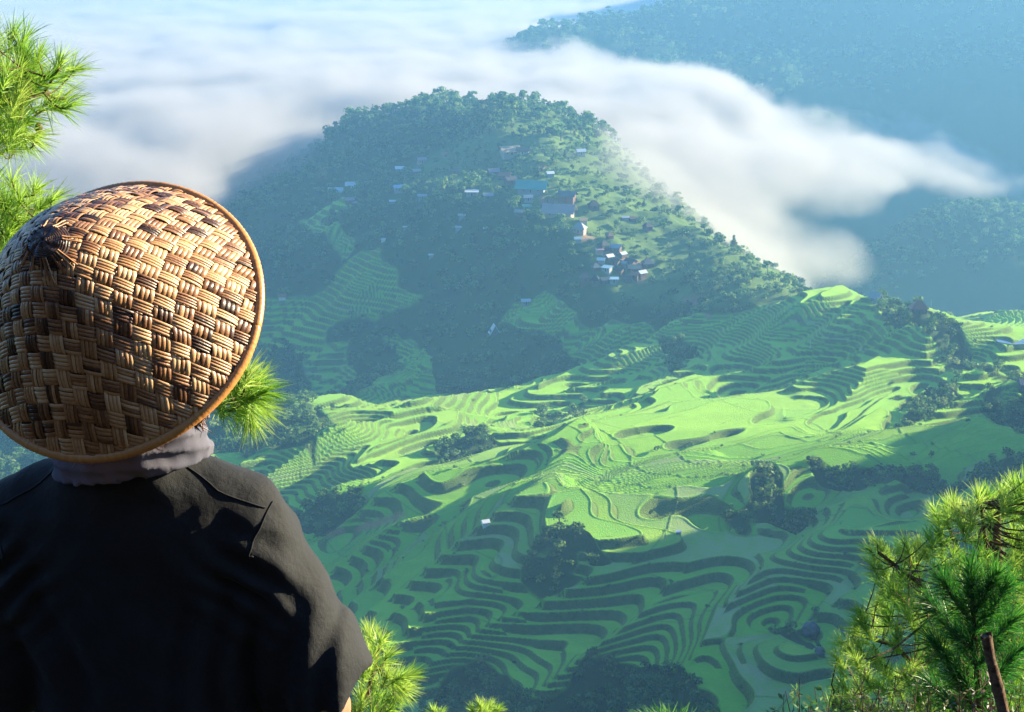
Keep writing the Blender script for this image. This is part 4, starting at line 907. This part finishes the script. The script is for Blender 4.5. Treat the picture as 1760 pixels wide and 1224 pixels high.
m = Mat('skin'); n_ = m.noise(60, 4, .6, m.pos()); sk = m.bsdf(m.ramp(n_, [(.3, (.30, .13, .07)), (.7, (.42, .20, .11))]), .5, .4); m.m.node_tree.nodes['Principled BSDF'].inputs['Subsurface Weight'].default_value = .1
V, F = surface_nets(body_f, (-.36, -.1, -1.36), (.36, .46, .37), .0075); link('body', mesh_np('body', V+sh0, F, [sk]), person)
m = Mat('black_cotton'); p_ = m.pos(); fine = m.noise(900, 2, .5, p_); mid_ = m.noise(14, 4, .6, p_)
cc = m.ramp(mid_, [(.3, (.0045, .006, .009)), (.7, (.0075, .009, .012))]); blk = m.bsdf(cc, .82, .35, m.bump(m.math('ADD', m.math('MULTIPLY', fine, .25), m.math('ADD', m.math('MULTIPLY', mid_, 2.0), m.math('MULTIPLY', m.noise(38, 3, .6, p_), .8))), .5, .006))
b_ = m.m.node_tree.nodes['Principled BSDF']; b_.inputs['Sheen Weight'].default_value = .05; b_.inputs['Sheen Roughness'].default_value = .4; b_.inputs['Sheen Tint'].default_value = (.7, .8, .95, 1)
V, F = surface_nets(shirt_f, (-.40, -.14, -.72), (.40, .28, .08), .0058); shirt = link('t_shirt', mesh_np('t_shirt', V+sh0, F, [blk]), person)
def on_surface(f, p):
    p = np.array(p, float)
    for _ in range(25):
        e = 1e-3; v = float(f(*p)); g_ = np.array([float(f(*(p+np.eye(3)[k]*e)))-v for k in range(3)])/e; p = p-g_*v/(g_@g_+1e-9)
    return p+g_/np.linalg.norm(g_)*.0006
def F1(x, y, z): return shirt_f(np.array([x]), np.array([y]), np.array([z]))[0]
def seam(pts, r=.0013):
    q = []
    for a_, b_ in zip(pts[:-1], pts[1:]):
        for t_ in np.linspace(0, 1, 14)[:-1]: q.append(on_surface(F1, np.array(a_)*(1-t_)+np.array(b_)*t_))
    V, F = tube(np.array(q)+sh0, r, 5); gq = Geo(); gq.add(V, F); link('seam', gq.mesh('seam', [blk]), shirt)
for sx in (1, -1):
    seam([(sx*.072, .02, .005), (sx*.13, .02, -.03), (sx*.185, .03, -.062)])
    seam([(sx*.19, .035, -.055), (sx*.185, -.02, -.09), (sx*.174, -.05, -.13)])
m = Mat('dark_trousers'); tq = m.bsdf((.03, .035, .05), .9)
V, F = surface_nets(trousers_f, (-.22, -.08, -1.36), (.22, .22, -.6), .012); link('trousers', mesh_np('trousers', V+sh0, F, [tq]), person)
shm = Mat('shoe').bsdf((.05, .04, .04), .7)
for sx in (1, -1):
    V, F = surface_nets(shoe_f, (.03, -.05, -1.40), (.18, .25, -1.27), .007); V = V*[sx, 1, 1]; link('shoe', mesh_np('shoe', V+sh0, F if sx > 0 else F[:, ::-1], [shm]), person)
# neck scarf: two slouched rolls of grey cloth
def scarf_f(x, y, z):
    th = np.arctan2(y-.035, x); R = np.hypot(x*.94, (y-.035)*1.1)
    r = .088-.18*(z-.02)+.010*np.cos(th)+.006*np.sin(2*th+1)
    ph = z*150+1.6*np.sin(th+.6)+.9*np.sin(2*th)+.5*noise(th*1.5, z*8, 330); r = r+.0042*(1-np.abs(np.sin(ph))**.7)*1.4-.002+.0022*np.sin(7*th+z*70)
    d = np.maximum(np.abs(R-r)-.011, np.abs(z-.062-.012*np.cos(th))-.050)
    return d+.0018*n3(x, y, z, .018, 335)
m = Mat('grey_scarf'); n_ = m.noise(700, 2, .5, m.pos()); sc = m.bsdf(m.ramp(m.noise(7, 3, .5, m.pos()), [(.35, (.055, .058, .085)), (.65, (.13, .125, .155))]), .9, .2, m.bump(n_, .2, .002))
V, F = surface_nets(scarf_f, (-.14, -.1, -.01), (.15, .18, .15), .0038); link('neck_scarf', mesh_np('neck_scarf', V+sh0, F, [sc]), person)
gh = Geo(); rg = np.random.default_rng(41)
for k in range(900):
    th = rg.uniform(-2.9, .3) if k % 3 else rg.uniform(-.5, .5); a_ = np.array([.078*math.cos(th), .04+.085*math.sin(th), .19+rg.uniform(-.03, .06)]); L = rg.uniform(.05, .11)
    o_ = np.array([math.cos(th), math.sin(th), 0]); p_ = [a_*1.0, a_+o_*.010+[0, 0, -L*.4], a_+o_*.014+[0, 0, -L*.8]+rg.normal(size=3)*.005, a_+o_*.018+[0, 0, -L]+rg.normal(size=3)*.009]
    V, F = tube(np.array(p_)+sh0, [.0011, .001, .0008, .0003], 3); gh.add(V, F)
for tx_, ty_, n_h in ((345, 705, 60), (338, 722, 50), (312, 742, 70), (322, 750, 40)):
    for k in range(n_h):
        e = P(tx_+rg.normal()*6, ty_+rg.normal()*7, 1.86)-NB; a_ = np.array([.074, .05, .18]); mdl = (a_+e)/2+np.array([.012, 0, .012])+rg.normal(size=3)*.004
        V, F = tube(np.array([a_, mdl, e*.85+mdl*.15, e, e+np.array([.004, 0, -.006])+rg.normal(size=3)*.004])+sh0, [.0012, .0011, .001, .0008, .0004], 3); gh.add(V, F)
m = Mat('hair'); hm_ = m.bsdf((.12, .035, .018), .4, .5)
link('hair', gh.mesh('hair', [hm_]), person)
# ---------------------------------------------------------------- the hat
c_, s_ = math.cos(PITCH), math.sin(PITCH)
CR, CU, CT = np.array([1., 0, 0]), np.array([0, s_, c_]), np.array([0, -c_, s_])      # camera right, up, towards viewer
HC = P(196, 542, 1.80); HR, HH = .197, .205
_ys = np.linspace(1.80-HH, 1.80, 400); _dd = np.array([np.linalg.norm(P(76, 415, y_)-HC)-HH for y_ in _ys]); HA = P(76, 415, _ys[np.argmin(np.abs(_dd))])-HC; HA /= np.linalg.norm(HA)
print('hat axis cam', HA@CR, HA@CU, HA@CT)
E1 = CR*math.cos(math.radians(-9))+CU*math.sin(math.radians(-9)); E1 = E1-(E1@HA)*HA; E1 /= np.linalg.norm(E1); E2 = np.cross(HA, E1)
def hat_pt(u, v, h=0.0):
    u = np.asarray(u, float); v = np.asarray(v, float); r = np.hypot(u, v)+1e-6; q = np.clip(r/HR, 0, 1.05)
    z = HH*(1-q**1.42)-.012*np.exp(-(r/.02)**2); dz = -HH*1.42*q**.42/HR; n = np.stack([-dz*u/r, -dz*v/r, np.ones_like(r)], -1); n /= np.linalg.norm(n, axis=-1)[..., None]
    L = np.stack([u, v, z], -1)+n*np.asarray(h)[..., None]
    return L[..., 0:1]*E1+L[..., 1:2]*E2+L[..., 2:3]*HA
hat = thing('woven_hat', 'conical hat of woven bamboo strips with a bound cane rim, worn tilted back', 'hat', tuple(HC))
gw, gb_ = Geo(), Geo(); rg = np.random.default_rng(51); CA, CB = .0182, .0152; NCX = 14
for i in range(-NCX, NCX+1):
    for j in range(-NCX, NCX+1):
        uc, vc = (i+.5)*CA+rg.normal()*.0005, (j+.5)*CB+rg.normal()*.0005
        if math.hypot(uc, vc) > HR+CA*.5: continue
        hor = (i+j) % 2 == 0; bt = rg.choice([.18, .45, .7, .85], p=[.10, .30, .36, .24])+rg.normal()*.06; skew = rg.normal()*.04; ns = 4
        hb = .0024+rg.normal()*.0004
        CL, CW = (CA, CB) if hor else (CB, CA)
        for k in range(ns):
            w = CW*.93/ns; off = (k-(ns-1)/2)*w*1.02; su = np.linspace(-.66, .66, 8)*CL; cr = np.array([-.5, -.25, .25, .5])*w*rg.uniform(.9, 1.0); hh_ = hb*(1-np.abs(su/(.66*CL))**2.6*1.5)+rg.normal()*.00045
            SU, CRR = np.meshgrid(su, cr, indexing='ij'); HHg = np.meshgrid(hh_, cr, indexing='ij')[0]+np.array([-.0005, .0003, .0003, -.0005])[None]
            A_ = SU; B_ = CRR+off+skew*SU
            uu, vv = (uc+A_, vc+B_) if hor else (uc+B_, vc+A_)
            inside = np.hypot(uu, vv) <= HR*1.005
            if not inside.any(): continue
            f_ = np.minimum(1, HR*1.005/np.maximum(np.hypot(uu, vv), 1e-6)); V = hat_pt(uu*f_, vv*f_, HHg).reshape(-1, 3)
            F = np.array([[a*4+b, a*4+b+1, (a+1)*4+b+1, (a+1)*4+b] for a in range(7) for b in range(3)])
            gw.add(V, F, np.clip(bt+rg.normal()*.14+.0*SU.ravel(), 0, 1))
m = Mat('bamboo_strips'); ft = m.attr('tint'); tc = m.n('ShaderNodeTexCoord').outputs['Object']; fib = m.noise(260, 4, .7, tc)
cb = m.ramp(m.math('ADD', ft, m.math('MULTIPLY', m.math('SUBTRACT', fib, .5), .55)), [(.05, (.028, .014, .010)), (.3, (.11, .045, .022)), (.5, (.27, .125, .055)), (.72, (.44, .235, .105)), (.95, (.60, .38, .20))])
bam = m.bsdf(cb, .38, .5, m.bump(fib, .5, .001))
link('weave', gw.mesh('weave', [bam]), hat)
# inner shell
rr_ = np.linspace(.002, HR, 26); th_ = np.linspace(0, 2*math.pi, 73)[:-1]; RR, TH = np.meshgrid(rr_, th_, indexing='ij'); V = hat_pt(RR*np.cos(TH), RR*np.sin(TH), -.0022+0*RR).reshape(-1, 3)
F = [[a*72+b, a*72+(b+1) % 72, (a+1)*72+(b+1) % 72, (a+1)*72+b] for a in range(25) for b in range(72)]; gs = Geo(); gs.add(V, F)
link('lining', gs.mesh('lining', [Mat('hat_lining').bsdf((.045, .03, .02), .8)]), hat)
# rim: bundle of cane bound round and round
gr_ = Geo(); M_ = 400
for k, (dr, dz, rad) in enumerate(((.002, -.003, .0068), (-.006, .0035, .0036))):
    th = np.linspace(0, 2*math.pi, M_); pts = np.stack([(HR+dr)*np.cos(th), (HR+dr)*np.sin(th), dz+.0012*np.sin(5*th)], -1); W3 = pts[:, 0:1]*E1+pts[:, 1:2]*E2+pts[:, 2:3]*HA
    V, F = tube(W3, rad*(1+.10*np.abs(np.sin(th*110))+.05*noise(th*30, th*0, 61)), 9); gr_.add(V, F, np.clip(.62+.25*noise(np.repeat(th, 9)*60, np.repeat(th, 9)*0+k, 62), 0, 1))
m = Mat('cane_rim'); ft = m.attr('tint'); cb = m.ramp(ft, [(.1, (.20, .07, .02)), (.5, (.50, .20, .05)), (.9, (.62, .31, .10))]); rimm = m.bsdf(cb, .35, .5, m.bump(m.noise(300, 3, .6, m.n('ShaderNodeTexCoord').outputs['Object']), .4, .001))
link('rim', gr_.mesh('rim', [rimm]), hat)
# dark bound tip
gc = Geo(); th_ = np.linspace(0, 2*math.pi, 25)[:-1]
for q_ in range(11):      # spiral of dark cord wound up to a small blunt point
    r_ = .026*(1-q_/11.5); hh_ = .004+.012*(q_/11)**.8; th = np.linspace(0, 2*math.pi, 40); w_ = hat_pt(r_*np.cos(th+q_), r_*np.sin(th+q_), 0*th)+HA*(hh_+.0012*np.sin(th*7+q_))[:, None]
    V, F = tube(w_, .0026, 6); gc.add(V, F, np.clip(.08+.25*(rg.uniform() > .75)+.1*noise(np.repeat(th, 6)*5, np.repeat(th, 6)*0+q_, 63), 0, 1))
V, F = tube(np.array([hat_pt(0., 0., 0.), hat_pt(0., 0., 0.)+HA*.008, hat_pt(0., 0., 0.)+HA*.015]), [.022, .013, .003], 12); gc.add(V, F, .1)
for k in range(40):
    t0 = rg.uniform(0, 6.28); r1 = .034+rg.normal()*.006; rr = np.linspace(.016, r1, 5); V, F = tube(hat_pt(rr*math.cos(t0), rr*math.sin(t0), np.array([.013, .0085, .006, .005, .003])), .0011, 4); gc.add(V, F, rg.uniform(.1, .8))
link('tip', gc.mesh('tip', [bam]), hat)

# ---------------------------------------------------------------- fog: sea of cloud behind and left of the hill, bank on the right
def fog_mesh(name, foot, ztop, zbot, st, edge, seed):
    xs = [p[0] for p in foot]; ys = [p[1] for p in foot]
    X, Y = np.meshgrid(np.arange(min(xs), max(xs)+st, st), np.arange(min(ys), max(ys)+st, st))
    wx = 60*fbm(X, Y, 180, 3, seed); wy = 60*fbm(X, Y, 180, 3, seed+9)
    sd = seg_dist(X+wx, Y+wy, foot)
    e = np.sqrt(np.clip(sd/edge, 0, 1)*(2-np.clip(sd/edge, 0, 1)))
    zt = ztop(X, Y); zb = zbot(X, Y)
    mid = (zb*.5+zt*.5); T = mid + (zt-mid)*e; B = mid + (zb-mid)*e - .01
    keep = sd > 0
    nr, nc = X.shape; idx = np.arange(nr*nc).reshape(nr, nc)
    q = np.stack([idx[:-1, :-1], idx[:-1, 1:], idx[1:, 1:], idx[1:, :-1]], -1).reshape(-1, 4)
    kq = keep.ravel()[q].any(1); q = q[kq]
    V = np.concatenate([np.stack([X, Y, T], -1).reshape(-1, 3), np.stack([X, Y, B], -1).reshape(-1, 3)])
    N = nr*nc
    # side walls from boundary edges
    ed = np.concatenate([q[:, [0, 1]], q[:, [1, 2]], q[:, [2, 3]], q[:, [3, 0]]])
    key = ed[:, 0].astype(np.int64)*N+ed[:, 1]; rkey = ed[:, 1].astype(np.int64)*N+ed[:, 0]
    bd = ed[~np.isin(key, rkey)]
    side = np.stack([bd[:, 1], bd[:, 0], bd[:, 0]+N, bd[:, 1]+N], 1)
    F = np.concatenate([q, q[:, ::-1]+N, side])
    used = np.unique(F); remap = np.zeros(2*N, int); remap[used] = np.arange(len(used))
    return mesh_np(name, V[used], remap[F])
def fog_object(name, me, voxel, band, dens, label_mat, tint=(.65, .61, .595, 1)):
    m = Mat(label_mat)
    a = m.attr('density'); p = m.pos()
    nz = m.math('ADD', m.math('MULTIPLY', m.noise(.011, 4, .6, p), .68), m.math('MULTIPLY', m.noise(.034, 4, .65, p), .32))
    k = m.math('MULTIPLY', a, m.math('ADD', .55, m.math('MULTIPLY', nz, .9)))
    k = m.math('SUBTRACT', k, m.math('MULTIPLY', m.math('SUBTRACT', .66, nz), 1.1))
    k = m.math('MULTIPLY', m.math('MINIMUM', m.math('MAXIMUM', m.math('MULTIPLY', k, 2.2), 0.0), 1.0), dens)
    v = m.n('ShaderNodeVolumePrincipled'); v.inputs['Color'].default_value = tint; v.inputs['Anisotropy'].default_value = .2
    m.l(k, v.inputs['Density']); v.inputs['Density Attribute'].default_value = ''
    m.l(v.outputs[0], m.out.inputs['Volume'])
    ng = bpy.data.node_groups.new(name+'_nodes', 'GeometryNodeTree')
    ng.interface.new_socket('Geometry', in_out='INPUT', socket_type='NodeSocketGeometry')
    ng.interface.new_socket('Geometry', in_out='OUTPUT', socket_type='NodeSocketGeometry')
    gi = ng.nodes.new('NodeGroupInput'); go = ng.nodes.new('NodeGroupOutput')
    mv = ng.nodes.new('GeometryNodeMeshToVolume'); mv.resolution_mode = 'VOXEL_SIZE'
    mv.inputs['Density'].default_value = 1; mv.inputs['Voxel Size'].default_value = voxel; mv.inputs['Interior Band Width'].default_value = band
    sm = ng.nodes.new('GeometryNodeSetMaterial'); sm.inputs['Material'].default_value = m.m
    ng.links.new(gi.outputs[0], mv.inputs[0]); ng.links.new(mv.outputs[0], sm.inputs[0]); ng.links.new(sm.outputs[0], go.inputs[0])
    o = link(name, me, kind='stuff'); md = o.modifiers.new('fog', 'NODES'); md.node_group = ng
    return o
SEA = [(-3000, 880), (-340, 930), (-240, 1010), (-190, 1110), (-165, 1210), (-150, 1300), (-60, 1330), (60, 1290), (170, 1150), (190, 1330), (260, 1500), (300, 1800), (230, 1950), (150, 2100), (300, 2350), (500, 2600), (500, 4200), (-3000, 4200)]
BANK = [(40, 1290), (30, 1160), (55, 1060), (95, 965), (150, 925), (225, 1010), (260, 1100), (330, 1270), (440, 1380), (560, 1480), (640, 1620), (600, 1850), (300, 1980), (100, 1980), (40, 1500)]
sea_top = lambda x, y: -150 + 12*fbm(x, y, 420, 2, 101) + 16*np.abs(fbm(x, y, 150, 3, 105)) - .02*np.maximum(0, y-1800)*0
bank_top = lambda x, y: np.maximum(-158 - .19*np.maximum(0, x-60) - 26*(1-sstep(1080, 1230, y)), -265) + 14*fbm(x, y, 150, 2, 111) + 26*np.abs(fbm(x, y, 110, 3, 115))
fog_object('sea_of_fog', fog_mesh('sea_of_fog', SEA, sea_top, lambda x, y: -260+0*x, 20, 140, 120), 14, 60, .035, 'fog_sea')
fog_object('fog_bank', fog_mesh('fog_bank', BANK, bank_top, lambda x, y: bank_top(x, y)-95+45*sstep(230, 430, x), 12, 90, 130), 8, 60, .02, 'fog_bank')

WISP = [(30, 1180), (45, 1060), (80, 960), (130, 880), (190, 870), (280, 960), (330, 1100), (220, 1260)]
fog_object('fog_wisp', fog_mesh('fog_wisp', WISP, lambda x, y: base(x, y)+34+10*fbm(x, y, 60, 3, 181), lambda x, y: base(x, y)-25, 10, 70, 150), 8, 26, .0075, 'fog_wisp')
MIST = [(150, 1000), (300, 960), (700, 1000), (900, 1300), (800, 1600), (400, 1500), (200, 1250)]
fog_object('valley_mist', fog_mesh('valley_mist', MIST, lambda x, y: -322+8*fbm(x, y, 120, 2, 171), lambda x, y: -425+0*x, 20, 150, 140), 16, 70, .0026, 'valley_mist', (.40, .52, .66, 1))

# ---------------------------------------------------------------- haze over the whole valley
hb = np.array([(x, y, z) for z in (-520, 112) for y in (-9600, 9600) for x in (-9600, 9600)], float)
hf = [(0, 2, 3, 1), (4, 5, 7, 6), (0, 1, 5, 4), (2, 6, 7, 3), (0, 4, 6, 2), (1, 3, 7, 5)]
m = Mat('haze'); v = m.n('ShaderNodeVolumePrincipled')
v.inputs['Color'].default_value = (.22, .52, .88, 1); v.inputs['Density'].default_value = .00026; v.inputs['Anisotropy'].default_value = .2
m.l(v.outputs[0], m.out.inputs['Volume'])
link('haze', mesh_np('haze', hb, np.array(hf), [m.m], smooth=False), kind='stuff')
